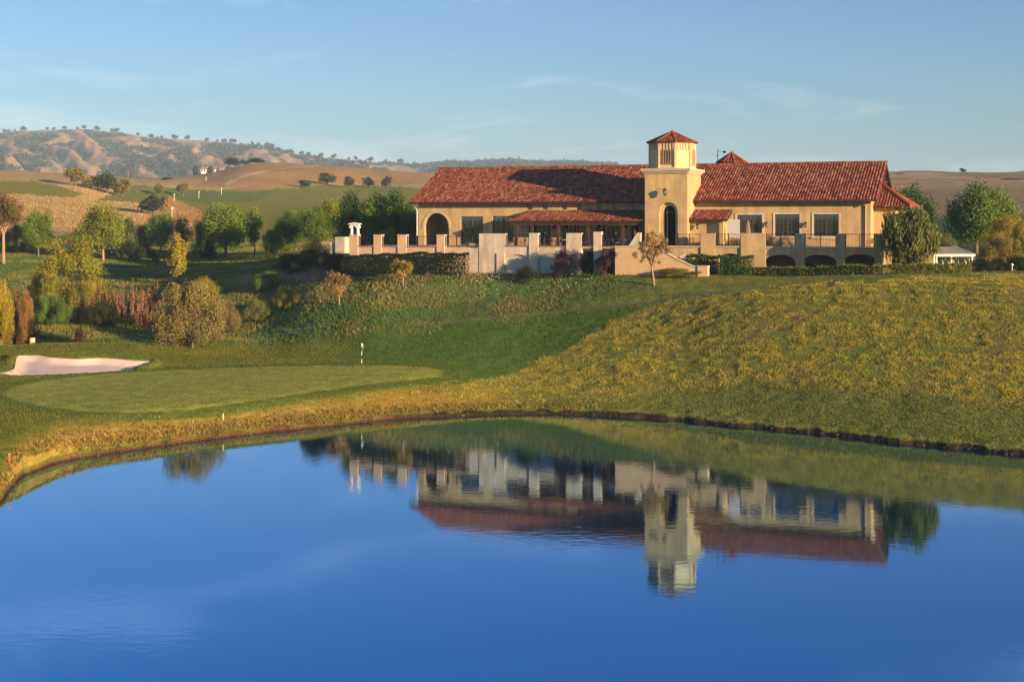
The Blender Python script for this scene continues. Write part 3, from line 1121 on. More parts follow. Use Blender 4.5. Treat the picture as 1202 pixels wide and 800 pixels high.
def window(name, s0, s1, z0, z1, t, parent, nx=2, nz=1, muntins=(0, 0), fr=.09, depth=.14, gl=None, label=None):
    """window > frame, pane; the pane is set back in the frame"""
    w = empty(name, (0, 0, 0)); w.parent = parent
    mb = MB()
    mb.box(s0, s0 + fr, t, t + depth, z0, z1); mb.box(s1 - fr, s1, t, t + depth, z0, z1)
    mb.box(s0 + fr, s1 - fr, t, t + depth, z0, z0 + fr); mb.box(s0 + fr, s1 - fr, t, t + depth, z1 - fr, z1)
    for i in range(1, nx):
        x = s0 + (s1 - s0) * i / nx
        mb.box(x - fr * .5, x + fr * .5, t + .002, t + depth - .002, z0 + fr, z1 - fr)
    for i in range(1, nz):
        z = z0 + (z1 - z0) * i / nz
        mb.box(s0 + fr, s1 - fr, t + .004, t + depth - .004, z - fr * .4, z + fr * .4)
    mx, mz = muntins
    for i in range(1, mx):
        x = s0 + (s1 - s0) * i / mx
        mb.box(x - .022, x + .022, t + .05, t + .085, z0 + fr, z1 - fr)
    for i in range(1, mz):
        z = z0 + (z1 - z0) * i / mz
        mb.box(s0 + fr, s1 - fr, t + .052, t + .083, z - .016, z + .016)
    mb.build('frame', frame_m, w)
    MB().box(s0 + fr * .5, s1 - fr * .5, t + .09, t + .12, z0 + fr * .5, z1 - fr * .5).build('pane', gl or glass, w)
    if label: w['label'] = label
    return w


def wall_lamp(s, z, t, parent, d=.45, sc=1.0):
    l_ = empty('wall_lamp', (0, 0, 0)); l_.parent = parent
    mb = MB()
    mb.box(s - .07 * sc, s + .07 * sc, t - .03, t, z - .25 * sc, z + .25 * sc)
    mb.tube([(s, t - .02, z + .3 * sc), (s, t - d * .6, z + .42 * sc), (s, t - d, z + .3 * sc)], .025 * sc, 6)
    mb.lathe(s, t - d, [(.03, z + .34 * sc), (.2 * sc, z + .2 * sc), (.2 * sc, z + .17 * sc)], 6)
    mb.lathe(s, t - d, [(.1 * sc, z - .24 * sc), (.12 * sc, z - .2 * sc), (.02, z - .3 * sc)][::-1], 6)
    for k in range(6):
        a = k * math.pi / 3
        mb.tube([(s + .15 * sc * math.cos(a), t - d + .15 * sc * math.sin(a), z + .18 * sc), (s + .10 * sc * math.cos(a), t - d + .10 * sc * math.sin(a), z - .22 * sc)], .014 * sc, 4)
    mb.build('bracket', iron, l_)
    MB().lathe(s, t - d, [(.09 * sc, z - .2 * sc), (.14 * sc, z + .17 * sc)], 6, .5).build('lantern_glass', mat('lantern_glass', (.30, .26, .20), .3, .1, 2), l_)
    return l_


def Y_of(s, t):
    return OY + s * UY + t * VY


def W(s, t, z):
    return Vector((OX + s * UX + t * VX, OY + s * UY + t * VY, z))


house = empty('clubhouse', (OX, OY, GZ), -TH)
tag(house, 'long tan stucco clubhouse with red clay tile roofs and an octagonal topped tower', 'building')

sL, sR = S(491), S(1022)
sT0, sT1 = S(757, -3.2), S(807, -3.2)          # tower sides
EAVE = 16.9
FLOOR = 12.1
D = 15.0                                       # depth of the main block
print('sL %.2f sR %.2f tower %.2f %.2f' % (sL, sR, sT0, sT1), 'eave L', Zp(491, 237), 'eave R', Zp(1000, 232), 'ridge', Zp(600, 199, 7.5), Zp(1000, 192, 7.5))

# ---- main walls
opsL = []
a0, a1, _, az1 = rect(498, 527, 250, 297)
opsL.append((a0, a1, FLOOR, az1, (a1 - a0) / 2))
w1 = rect(541, 567, 254, 287); opsL.append((w1[0], w1[1], FLOOR + .2, w1[3], 0))
w2 = rect(578, 603, 253.5, 280); opsL.append((w2[0], w2[1], FLOOR + .35, w2[3], 0))
small = [rect(p - 3.1, p + 3.1, 237.6, 245.8) for p in (622, 640, 662.5, 680.5, 703.5, 722.5, 745.5)]
for q in small:
    opsL.append((q[0], q[1], q[2], q[3], 0))
doors = [rect(a, b, 262, 291) for a, b in ((621, 646), (660, 687), (700, 728), (741, 757))]
for q in doors:
    opsL.append((q[0], q[1], FLOOR, q[3], 0))
wall('wall', sL, sT0 + .3, GZ - 1.5, EAVE, 0, .4, opsL, stucco, house)
wR = [rect(865, 894.5, 252, 273.5), rect(909.5, 938.5, 251.5, 277), rect(955, 984.5, 251.5, 277)]
opsR = [(q[0], q[1], q[2], q[3], 0) for q in wR]
opsR.append((S(826), S(838), FLOOR, FLOOR + 2.3, 0))
wall('wall', sT1 - .3, sR, GZ - 1.5, EAVE, 0, .4, opsR, stucco, house)
# end walls with gables, back wall
RZ = 20.75
for s in (sL, sR - .4):
    MB().prism([(0.4, GZ - 1.5), (D, GZ - 1.5), (D, EAVE), (D / 2, RZ - .28), (0.4, EAVE)], 0, 0)
    mb = MB()
    poly = [(.4, GZ - 1.5), (D, GZ - 1.5), (D, EAVE), (D / 2, RZ - .3), (.4, EAVE + .15)]
    n = len(poly)
    vs = [(s, y, z) for y, z in poly] + [(s + .4, y, z) for y, z in poly]
    mb.add(vs, [tuple(range(n))[::-1], tuple(range(n, 2 * n))] + [(i, (i + 1) % n, (i + 1) % n + n, i + n) for i in range(n)])
    mb.build('gable_wall', stucco, house)
MB().box(sL, sR, D, D + .4, GZ - 1.5, EAVE).build('wall', stucco, house)
# floor slab, inner lining so the rooms are not see-through
MB().box(sL + .4, sR - .4, .4, D, FLOOR - .35, FLOOR - .02).build('floor', stucco_in, house)
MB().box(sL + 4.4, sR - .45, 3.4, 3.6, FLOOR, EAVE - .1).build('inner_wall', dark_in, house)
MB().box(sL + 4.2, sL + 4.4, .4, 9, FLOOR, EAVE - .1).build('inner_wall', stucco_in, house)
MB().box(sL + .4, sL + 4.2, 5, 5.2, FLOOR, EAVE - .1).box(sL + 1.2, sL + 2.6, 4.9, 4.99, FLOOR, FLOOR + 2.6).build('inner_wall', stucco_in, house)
# corbel band under the eaves
cb = MB()
cb.box(sL - .02, sT0, -.10, -.002, EAVE - .12, EAVE + .05)
cb.box(sT1, sR + .02, -.10, -.002, EAVE - .12, EAVE + .05)
cb.build('eave_moulding', trim, house)
# arch surround on the far left arcade
rb = MB()
cx, rr = (a0 + a1) / 2, (a1 - a0) / 2
for i in range(18):
    t0, t1 = math.pi * i / 18, math.pi * (i + 1) / 18
    rb.prism([(cx + rr * math.cos(t0), az1 - rr + rr * math.sin(t0)), (cx + (rr + .22) * math.cos(t0), az1 - rr + (rr + .22) * math.sin(t0)),
              (cx + (rr + .22) * math.cos(t1), az1 - rr + (rr + .22) * math.sin(t1)), (cx + rr * math.cos(t1), az1 - rr + rr * math.sin(t1))], -.05, 0)
rb.box(a0 - .3, a0 + .02, -.07, -.002, az1 - rr - .18, az1 - rr).box(a1 - .02, a1 + .3, -.07, -.002, az1 - rr - .18, az1 - rr)
rb.build('arch_surround', trim, house)

# ---- windows and doors
window('window', w1[0], w1[1], FLOOR + .2, w1[3], .12, house, 2, 1, (4, 4))
window('window', w2[0], w2[1], FLOOR + .35, w2[3], .12, house, 2, 1, (4, 4))
for q in small:
    window('window', q[0], q[1], q[2], q[3], .10, house, 2, 2, fr=.05, gl=mat('small_pane', (.34, .37, .35), .1, .3, 1, spec=.9))
for q in doors:
    window('glazed_door', q[0], q[1], FLOOR, q[3], .15, house, 3, 1, (6, 5))
for i, q in enumerate(wR):
    window('window', q[0], q[1], q[2], q[3], .12, house, 2, 1, (6, 5))
    sf = MB()
    sf.box(q[0] - .18, q[0], -.05, .1, q[2] - .1, q[3] + .15).box(q[1], q[1] + .18, -.05, .1, q[2] - .1, q[3] + .15)
    sf.box(q[0], q[1], -.05, .1, q[3], q[3] + .15)
    sf.box(q[0] - .25, q[1] + .25, -.12, .1, q[2] - .25, q[2] - .1)
    sf.build('window_surround', stucco_pale, house)
window('glazed_door', S(826), S(838), FLOOR, FLOOR + 2.3, .15, house, 1, 1, (2, 4))
for px in (900, 946):
    wall_lamp(S(px), Zp(px, 264), -.0, house, .22, .9)

# ---- main roof
OV = .9
slope = Vector((0, D / 2 + OV, RZ - (EAVE - .15)))
SL = slope.length
ra, rb_ = sL - .75, sR + .75
# the roof runs behind the tower unbroken
rf = tile_roof('roof', (ra, -OV, EAVE - .12), (1, 0, 0), slope, rb_ - ra, SL, house, seed=3)
bk = tile_roof('roof', (rb_, D + OV, EAVE - .12), (-1, 0, 0), Vector((0, -(D / 2 + OV), slope.z)), rb_ - ra, SL, house, seed=4)
rc = MB()
g = random.Random(5)
x = ra
while x < rb_:
    col = TILE_COLS[g.randrange(6)]
    vs = []
    for (xx, rad) in ((x, .20), (x + .46, .17)):
        for q in range(7):
            an = math.pi * q / 6
            vs.append((xx, D / 2 + math.cos(an) * rad, RZ + .06 + math.sin(an) * rad))
    rc.add(vs, [(q, q + 1, q + 8, q + 7) for q in range(6)] + [(0, 6, 5, 4, 3, 2, 1)], col)
    x += .42
rc.build('ridge_tiles', tile_m, house)
# verge boards and rafters at the gables
for s in (ra, rb_ - .12):
    vb = MB()
    for sg in (0, 1):
        y0, y1 = (-OV, D / 2) if sg == 0 else (D + OV, D / 2)
        vs = [(s, y0, EAVE - .45), (s, y1, RZ - .45), (s, y1, RZ - .08), (s, y0, EAVE - .14)]
        vs += [(s + .12, b, c) for a, b, c in vs]
        vb.add(vs, [(0, 1, 2, 3), (7, 6, 5, 4), (0, 4, 5, 1), (1, 5, 6, 2), (2, 6, 7, 3), (3, 7, 4, 0)])
    vb.build('verge_board', timber, house)
ft = MB()
x = ra + .3
while x < rb_:
    ft.box(x, x + .12, -OV + .1, 0, EAVE - .30, EAVE - .16)
    x += .75
ft.box(ra, rb_, -OV - .10, -OV + .02, EAVE - .26, EAVE - .12)
ft.build('rafter_tails', timber, house)
# truss in the right gable
tr = MB()
tr.box(sR, sR + .6, D / 2 - 1.9, D / 2 + 1.9, RZ - 2.1, RZ - 1.85).box(sR, sR + .6, D / 2 - .12, D / 2 + .12, RZ - 2.1, RZ - .5)
tr.build('gable_truss', timber, house)

# ---- lower hipped wing at the right end
q0 = S(1024, 2.5); q1 = S(1051, 2.5)
hw_z = Zp(1050, 243, 2.5)
MB().box(sR - .02, q1, 2.5, D - 2, GZ - 1.5, hw_z).build('wing_wall', stucco, house)
we = q1 + 1.6
base_l = sR - .1
wl_ = we - base_l
apexz = Zp(1030, 214, 7)
dd = (D - 2 - 2.5) / 2 + .8
slw = Vector((0, dd, apexz - hw_z)); LW = slw.length
tile_roof('wing_roof', (base_l, 2.5 - .8, hw_z), (1, 0, 0), slw, wl_, LW, house, lim=lambda a: (0, LW * min(1, max(0, (wl_ - a) / wl_ * 1.0))), seed=6)
tile_roof('wing_roof', (we, 2.5 - .8, hw_z), (0, 1, 0), (-wl_, 0, apexz - hw_z), 2 * dd, math.hypot(wl_, apexz - hw_z), house,
          lim=lambda a: (0, math.hypot(wl_, apexz - hw_z) * (1 - abs(a - dd) / dd)), seed=7)
hp = MB()
hp.tube([(we, 2.5 - .8, hw_z + .12), (base_l, 2.5 - .8 + dd, apexz + .14)], .17, 8, (.42, .12, .06))
hp.build('hip_tiles', tile_m, house)
# lower floor of the right end, arch under the tree
e0, e1 = S(1030, -1.0), S(1096, -1.0)
ez = Zp(1060, 298, -1.0)
ar = rect(1046, 1071, 300, 317, -1.0)
wall('basement_wall', e0, e1, GZ - 1.5, ez, -1.0, .4, [(ar[0], ar[1], GZ - 1, ar[3], .55)], stucco, house)
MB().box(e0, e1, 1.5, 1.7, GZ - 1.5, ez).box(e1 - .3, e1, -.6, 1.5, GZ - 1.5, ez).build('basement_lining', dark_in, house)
MB().box(e0, e1 + .2, -1.15, 2.4, ez, ez + .25).build('basement_roof', trim, house)
# corner downpipe and conduit
dp = MB()
sd = S(1016)
dp.tube([(sd, -.5, EAVE - .15), (sd, -.1, EAVE - .6), (sd, -.1, FLOOR)], .07, 8)
dp.build('downpipe', copper, house)
dp = MB()
sd = S(488.5)
dp.tube([(sL - .5, -.7, EAVE - .2), (sL - .1, -.12, EAVE - .9), (sL - .1, -.12, FLOOR)], .06, 8)
dp.build('downpipe', white_p, house)

# ---- tower
TT = -3.2
TW = sT1 - sT0
tz1 = Zp(782, 199, TT)
o_ = rect(777.5, 792, 241.5, 290, TT)
inner = (o_[0], o_[1], FLOOR, o_[3], (o_[1] - o_[0]) / 2)
wall('tower_wall', sT0, sT1, GZ - 1.5, tz1, TT, .35, [(inner[0] - .32, inner[1] + .32, FLOOR, inner[3] + .36, (inner[1] - inner[0]) / 2 + .32)], stucco, house)
wall('tower_wall', sT0 + .35, sT1 - .35, FLOOR - .4, tz1, TT + .35, .3, [inner], stucco, house)
tw = MB()
tw.box(sT0, sT0 + .35, TT + .35, 2.2, GZ - 1.5, tz1).box(sT1 - .35, sT1, TT + .35, 2.2, GZ - 1.5, tz1)
tw.box(sT0, sT1, 2.2, 2.5, GZ - 1.5, tz1).box(sT0 + .35, sT1 - .35, TT + .65, 2.2, tz1 - .4, tz1 - .01)
tw.build('tower_wall', stucco, house)
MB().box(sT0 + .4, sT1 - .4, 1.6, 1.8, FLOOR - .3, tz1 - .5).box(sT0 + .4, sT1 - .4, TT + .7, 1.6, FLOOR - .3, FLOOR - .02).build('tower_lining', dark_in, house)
cm = (sT0 + sT1) / 2
cr = (inner[1] - inner[0]) / 2
mb = MB()
mb.box(inner[0] + .04, inner[0] + .1, TT + .4, TT + .5, FLOOR, inner[3] - cr).box(cm - .04, cm + .04, TT + .42, TT + .5, FLOOR, inner[3] - .02)
mb.box(inner[0], inner[1], TT + .42, TT + .5, inner[3] - cr - .06, inner[3] - cr + .06)
mb.build('arch_screen', frame_m, house)
co = MB()
for (o1, h0, h1) in ((.10, -.42, -.30), (.22, -.30, -.14), (.36, -.14, .12)):
    co.box(sT0 - o1, sT1 + o1, TT - o1, 2.5 + o1, tz1 + h0, tz1 + h1)
co.build('cornice', trim, house)
# octagonal lantern storey
tcx, tcy = cm, (TT + 2.5) / 2 - .35
RO = (S(815, tcy) - S(766, tcy)) / 2 / math.cos(math.pi / 8) * .985
lz0 = tz1 + .12
lz1 = Zp(790, 168.5, tcy)
print('tower z', tz1, lz1, 'RO', RO)
ap = RO * math.cos(math.pi / 8)
MB().lathe(tcx, tcy, [(RO, lz0), (RO, lz1)], 8, math.pi / 8).build('lantern_storey', mat('stucco_lantern', (.60, .46, .28), .92, .1, 2, .3), house)
lp = MB()
for k in range(8):
    a = k * math.pi / 4 - math.pi / 2
    nx, ny = math.cos(a), math.sin(a)
    tx, ty = -ny, nx
    hwf = RO * math.sin(math.pi / 8)
    for e in (-1, 1):       # corner pilasters
        c0 = Vector((tcx + nx * ap + tx * e * hwf * .93, tcy + ny * ap + ty * e * hwf * .93, 0))
        lp.tube([(c0.x, c0.y, lz0), (c0.x, c0.y, lz1 - .05)], .12, 6)
    for j in range(5):      # fluted brackets below the roof
        e = (j - 2) * .36
        c0 = Vector((tcx + nx * (ap + .04) + tx * e * hwf * 1, tcy + ny * (ap + .04) + ty * e * hwf, 0))
        lp.tube([(c0.x, c0.y, lz1 - .75), (c0.x, c0.y, lz1 - .10)], [.04, .07], 6)
lp.lathe(tcx, tcy, [(RO + .05, lz1 - .12), (RO + .16, lz1 + .02)], 8, math.pi / 8)
lp.lathe(tcx, tcy, [(RO + .12, lz0 - .001), (RO + .12, lz0 + .12)], 8, math.pi / 8)
lp.build('pilasters', MATS['stucco_lantern'], house)
for k, kind_ in ((0, 'grille'), (2, 'louvre'), (4, 'grille'), (6, 'grille')):
    a = k * math.pi / 4 - math.pi / 2
    nx, ny = math.cos(a), math.sin(a)
    tx, ty = -ny, nx
    gm = MB()
    hwf = RO * math.sin(math.pi / 8) * .72

    def P(e, out, z):
        return (tcx + nx * (ap + out) + tx * e, tcy + ny * (ap + out) + ty * e, z)
    z0_, z1_ = lz0 + .45, lz1 - .8
    if kind_ == 'grille':
        for i in range(7):
            z = z0_ + (z1_ - z0_) * i / 6
            gm.tube([P(-hwf, .05, z), P(hwf, .05, z)], .028, 4)
        for i in range(6):
            e = -hwf + 2 * hwf * i / 5
            gm.tube([P(e, .05, z0_), P(e, .05, z1_)], .028, 4)
        gm.build('grille', mat('grille_brown', (.20, .11, .06), .7, .2, 2), house)
        pm_o = MB()
        pm_o.add([P(-hwf * .25, .02, z0_ + .3), P(hwf * .6, .02, z0_ + .3), P(hwf * .6, .02, z1_ - .1), P(-hwf * .25, .02, z1_ - .1),
                  P(-hwf * .25, -.02, z0_ + .3), P(hwf * .6, -.02, z0_ + .3), P(hwf * .6, -.02, z1_ - .1), P(-hwf * .25, -.02, z1_ - .1)],
                 [(0, 1, 2, 3), (7, 6, 5, 4), (0, 4, 5, 1), (1, 5, 6, 2), (2, 6, 7, 3), (3, 7, 4, 0)])
        pm_o.build('shutter', mat('shutter_grey', (.16, .16, .15), .7, .1, 2), house)
    else:
        for i in range(9):
            z = z0_ + (z1_ - z0_) * i / 8
            gm.tube([P(-hwf, .06, z), P(hwf, .06, z)], .06, 6)
        gm.build('louvre', mat('louvre_red', (.42, .17, .09), .8, .2, 2), house)


def cone_roof(name, cx, cy, rad, z0, z1, n, parent, seed=1, rot=None):
    rot = math.pi / n if rot is None else rot
    grp = None
    mb = MB()
    g = random.Random(seed)
    for k in range(n):
        a0_, a1_ = rot + k * 2 * math.pi / n, rot + (k + 1) * 2 * math.pi / n
        p0 = Vector((cx + rad * math.cos(a0_), cy + rad * math.sin(a0_), z0))
        p1 = Vector((cx + rad * math.cos(a1_), cy + rad * math.sin(a1_), z0))
        ap_ = Vector((cx, cy, z1))
        A = (p1 - p0); wd = A.length; A.normalize()
        mid = (p0 + p1) / 2
        B = (ap_ - mid); L = B.length; B.normalize()
        N = A.cross(B).normalized()
        if N.z < 0: N = -N
        nc = max(3, int(wd / .28))
        for c in range(nc):
            a_ = (c + .5) / nc * wd
            hi = L * (1 - abs(a_ - wd / 2) / (wd / 2))
            r = 0.0
            while r < hi - .05:
                b1 = min(r + .42, hi)
                col = TILE_COLS[g.randrange(6)]
                vs = []
                for (bb, lift, w_) in ((r, .04, .46), (b1, .01, .4)):
                    for q in range(5):
                        an = math.pi * q / 4
                        vs.append(p0 + A * (a_ + math.cos(an) * wd / nc * w_) + B * bb + N * (math.sin(an) * .09 + lift))
                mb.add(vs, [(q, q + 1, q + 6, q + 5) for q in range(4)] + [(0, 4, 3, 2, 1)], col)
                r += .38
        mb.tube([p0 + Vector((0, 0, .06)), ap_ + Vector((0, 0, .1))], .10, 6, TILE_COLS[g.randrange(4)])
    mb.lathe(cx, cy, [(rad - .02, z0 - .03), (.05, z1 - .03)], n, rot, (.13, .045, .03))
    mb.lathe(cx, cy, [(.14, z1 - .02), (.16, z1 + .12), (.03, z1 + .28)], 8, 0, (.3, .09, .05))
    return mb.build(name, tile_m, parent)


cone_roof('tower_roof', tcx, tcy, RO + .32, lz1 + .02, Zp(789, 155.5, tcy), 8, house, 8)
wall_lamp(S(781.5, TT), Zp(781, 226, TT), TT, house, .5, 1.15)

# ---- second cupola behind the ridge, with its aerial
ccy = 10.5
ccx = S(859, ccy)
cR = (S(877.5, ccy) - S(840.5, ccy)) / 2
cz0, cz1 = Zp(859, 191.5, ccy), Zp(859, 180, ccy)
MB().lathe(ccx, ccy, [(cR * .86, RZ - 3), (cR * .86, cz0)], 8, math.pi / 8).build('cupola_wall', stucco_pale, house)
cone_roof('cupola_roof', ccx, ccy, cR, cz0, cz1, 8, house, 12)
am = MB()
sa = S(842.5, 9)
am.tube([(sa, 9, RZ - 1.5), (sa, 9, Zp(842, 174.5, 9))], .035, 6)
za = Zp(842, 178, 9)
am.tube([(sa, 9, za), (sa + .95, 9, za)], .02, 5)
am.box(sa + .62, sa + .86, 8.92, 9.08, za - .18, za + .06)
am.tube([(sa - .25, 9, za - .4), (sa + .25, 9, za - .4)], .02, 5)
am.build('aerial_mast', iron, house)

# ---- porch roof of the left wing
pz1, pz0 = Zp(680, 247.5, 0), Zp(680, 259.5, -3.0)
ps0, ps1 = S(597, -3.0), sT0 - .03
PD = 3.0
psl = Vector((0, PD, pz1 - pz0)); PL = psl.length
tile_roof('porch_roof', (ps0, -PD, pz0), (1, 0, 0), psl, ps1 - ps0, PL, house, lim=lambda a: (0, PL * min(1, a / 1.3 + .05)), seed=9)
tile_roof('porch_roof', (ps0, 0, pz0), (0, -1, 0), (1.3, 0, pz1 - pz0), PD, math.hypot(1.3, pz1 - pz0), house, lim=lambda a: (0, math.hypot(1.3, pz1 - pz0) * (1 - a / PD)), seed=10)
pb = MB()
pb.box(ps0 + .1, ps1, -PD + .15, -PD + .40, pz0 - .42, pz0 - .13)
for px in (606, 624.5, 655, 690, 731):
    s_ = S(px, -PD + .3)
    pb.box(s_ - .14, s_ + .14, -PD + .14, -PD + .42, FLOOR, pz0 - .42)
x = ps0 + .3
while x < ps1 - .1:
    pb.box(x, x + .1, -PD + .02, -.05, pz0 - .16, pz0 - .1)
    x += .7
pb.build('porch_frame', timber, house)
for px in (651.5, 691.5, 734):
    s_ = S(px, -1.6)
    z_ = Zp(px, 266, -1.6)
    hl = MB()
    hl.tube([(s_, -1.6, z_ + .9), (s_, -1.6, z_ + .2)], .02, 5)
    hl.lathe(s_, -1.6, [(.16, z_ - .2), (.2, z_ + .12), (.06, z_ + .25)], 8)
    hl.build('hanging_lamp', iron, house)

# ---- small tiled lobby right of the tower
lz_top, lz_e = Zp(835, 247, 0), Zp(830, 257.5, -2.6)
l0, l1 = sT1 + .02, S(852, -2.6)
lsl = Vector((0, 2.6, lz_top - lz_e)); LL = lsl.length
tile_roof('lobby_roof', (l0, -2.6, lz_e), (1, 0, 0), lsl, l1 - l0 + .1, LL, house, seed=14)
MB().box(l0, l1 - .4, -2.1, -1.8, FLOOR - .3, lz_e - .02).box(l1 - .7, l1 - .4, -1.8, 0, FLOOR - .3, lz_e + .1).build('lobby_wall', stucco, house)
MB().prism([(0, 0), (1, 0), (1, 1)], 0, 0)
gb = MB()
vs = [(l1 - .68, -2.08, lz_e - .02), (l1 - .68, -.02, lz_e - .02), (l1 - .68, -.02, lz_top - .25), (l1 - .42, -2.08, lz_e - .02), (l1 - .42, -.02, lz_e - .02), (l1 - .42, -.02, lz_top - .25)]
gb.add(vs, [(0, 1, 2), (5, 4, 3), (0, 3, 4, 1), (1, 4, 5, 2), (2, 5, 3, 0)])
gb.build('lobby_gable', stucco, house)
bb_ = MB()
vs = [(l1, -2.6, lz_e - .25), (l1, 0, lz_top - .25), (l1, 0, lz_top + .1), (l1, -2.6, lz_e + .05)]
vs += [(l1 + .1, b, c) for a, b, c in vs]
bb_.add(vs, [(0, 1, 2, 3), (7, 6, 5, 4), (0, 4, 5, 1), (1, 5, 6, 2), (2, 6, 7, 3), (3, 7, 4, 0)])
bb_.box(l0, l1, -2.58, -2.42, lz_e - .24, lz_e - .13)
bb_.build('verge_board', timber, house)
wall_lamp(S(819.5, -2.1), Zp(819, 266, -2.1), -2.1, house, .3, .95)

# ------------------------------------------------------------------ terraces
def railing(s0, s1, z0, z1, t, parent, n_posts=3):
    mb = MB()
    mb.box(s0, s1, t + .10, t + .15, z1 - .05, z1)
    mb.box(s0, s1, t + .11, t + .14, z0 + .08, z0 + .11)
    for i in range(n_posts):
        x = s0 + .05 + (s1 - s0 - .1) * i / (n_posts - 1)
        mb.box(x - .035, x + .035, t + .09, t + .16, z0, z1 + .03)
    x = s0 + .14
    while x < s1 - .08:
        mb.box(x - .008, x + .008, t + .117, t + .133, z0 + .11, z1 - .05)
        x += .14
    return mb.build('railing', iron, parent)


def cap(mb, a, b, t0, t1, z, h=.12, o=.08):
    mb.box(a - o, b + o, t0 - o, t1 + o, z, z + h)


TR = -4.6
rt = empty('terrace', W(S(900, TR), TR, GZ), -TH)
tag(rt, 'right hand tan terrace wall with shallow arches below and black railings between piers', 'terrace')
rt_s0 = S(900, TR)


class Loc:
    """shift so that parts stay in their thing's own frame"""
    def __init__(s, s0, t0): s.s0, s.t0 = s0, t0


def shift_children(root, s0, t0):
    for ch in root.children:
        if ch.type == 'MESH':
            me = ch.data
            n = len(me.vertices)
            co_ = np.empty(n * 3, dtype=np.float32)
            me.vertices.foreach_get('co', co_)
            co_ = co_.reshape(-1, 3)
            co_[:, 0] -= s0; co_[:, 1] -= t0
            me.vertices.foreach_set('co', co_.ravel())
            me.update()
        shift_children(ch, s0, t0)


ledge = Zp(950, 290, TR)
ptop = Zp(950, 274, TR)
ar_px = [(797, 822, 297), (843.5, 871, 297.5), (897.5, 933.5, 299), (942.5, 981.5, 299), (990.5, 1029, 298.5)]
ops = []
for i, (a, b, y) in enumerate(ar_px):
    ops.append((S(a, TR), S(b, TR), GZ - 1, Zp((a + b) / 2, y, TR), .62))
wall('arcade_wall', S(783, TR), S(1036, TR), GZ - 1.5, ledge, TR, .5, ops, stucco, rt)
pr = MB()
for (a, b) in ((822.5, 839.5), (870, 898.5), (933.5, 944.5), (981.5, 992), (1026.5, 1036)):
    pr = MB()
    if b - a < 20:
        pr.prism([(S(a, TR), ledge), (S(a, TR) + .03, ledge), (S(a, TR) + .03, GZ - 1.5), (S(b, TR) - .03, GZ - 1.5), (S(b, TR) - .03, ledge), (S(b, TR), ledge), (S(b, TR), ptop), (S(a, TR), ptop)], TR - .12, TR + .55)
    else:
        pr.box(S(870, TR), S(898.5, TR), TR - .16, TR + .55, GZ - 1.5, ptop)
    pr.build('pier', stucco, rt)
for (a, b) in ((783, 822.5), (839.5, 870), (898.5, 933.5), (944.5, 981.5), (992, 1026.5)):
    MB().box(S(a, TR) + .002, S(b, TR) - .002, TR - .1, TR + .52, ledge - .1, ledge + .06).build('coping', trim, rt)
for (a, b) in ((795, 822.5), (839.5, 870), (898.5, 933.5), (944.5, 981.5), (992, 1026.5)):
    railing(S(a, TR), S(b, TR), ledge + .06, Zp((a + b) / 2, 274.5, TR), TR, rt)
MB().box(S(783, TR), S(1036, TR), TR + .5, -.02, ledge - .35, FLOOR + .02).build('deck', trim, rt)
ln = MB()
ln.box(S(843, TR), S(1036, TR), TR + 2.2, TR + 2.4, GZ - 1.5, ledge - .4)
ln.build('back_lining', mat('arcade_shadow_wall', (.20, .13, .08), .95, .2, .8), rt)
MB().box(S(797, TR) - .1, S(822, TR) + .1, TR + .12, TR + .3, GZ - 1.5, ledge - .15).build('blind_panel', stucco_pale, rt)
ln = MB()
for s_ in (S(1036, TR) - .4, S(884, TR)):
    MB().box(s_, s_ + .4, TR + .5, TR + 2.2, GZ - 1.5, ledge - .4).build('cross_wall', stucco, rt)
shift_children(rt, rt_s0, TR)

# left terrace
TL = -6.0
lt = empty('terrace', W(S(600, TL), TL, GZ), -TH)
tag(lt, 'left hand cream terrace wall with blind arches, piers and thin black railings', 'terrace')
lt_s0 = S(600, TL)
lfl = Zp(640, 289.5, TL)
ops = [(S(593, TL), S(622, TL), GZ - 1, Zp(607, 298.5, TL), .8), (S(632, TL), S(664, TL), GZ - 1, Zp(648, 298, TL), .8), (S(683, TL), S(696.5, TL), GZ - 1, Zp(690, 291.5, TL), 0), (S(706, TL), S(722, TL), GZ - 1, Zp(714, 291.5, TL), 0)]
wall('arcade_wall', S(583, TL), S(723, TL), GZ - 1.8, lfl, TL, .5, ops, stucco_pale, lt)
MB().box(S(591, TL), S(666, TL), TL + .16, TL + .34, GZ - 1.8, lfl - .1).build('blind_panel', mat('blind_panel_shaded', (.52, .50, .44), .95, .08, 1, .2), lt)  # terrace stucco greyed, the lower wall's shade put into its colour
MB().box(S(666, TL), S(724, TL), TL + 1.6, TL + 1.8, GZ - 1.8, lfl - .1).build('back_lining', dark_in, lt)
pr = MB()
for (a, b, y) in ((621.5, 632, 273.5), (665, 682.5, 273.5), (697, 706, 272)):
    MB().box(S(a, TL), S(b, TL), TL - .12, TL + .52, GZ - 1.8, Zp((a + b) / 2, y, TL)).build('pier', stucco_pale, lt)
pr.box(S(562.5, TL), S(593, TL), TL - .05, TL + .6, GZ - 1.8, Zp(578, 274, TL))
pr.build('tall_block', stucco_pale, lt)
pr = MB()
pr.box(S(583.5, TL), S(592.5, TL), TL - .16, TL - .052, GZ - 1.8, Zp(578, 297, TL))
pr.build('buttress', stucco_pale, lt)
pr = MB()
pr.box(S(550, TL), S(562.5, TL) - .002, TL, TL + .5, GZ - 1.8, Zp(556, 291, TL))
pr.build('low_wall', stucco_pale, lt)
lm = MB()
for (a, b) in ((593, 621.5), (632, 665), (682.5, 697), (706, 723)):
    MB().box(S(a, TL) + .002, S(b, TL) - .002, TL - .08, TL + .5, lfl, lfl + .12).build('coping', mat('coping_brown', (.24, .15, .10), .85, .2, 2, .3), lt)
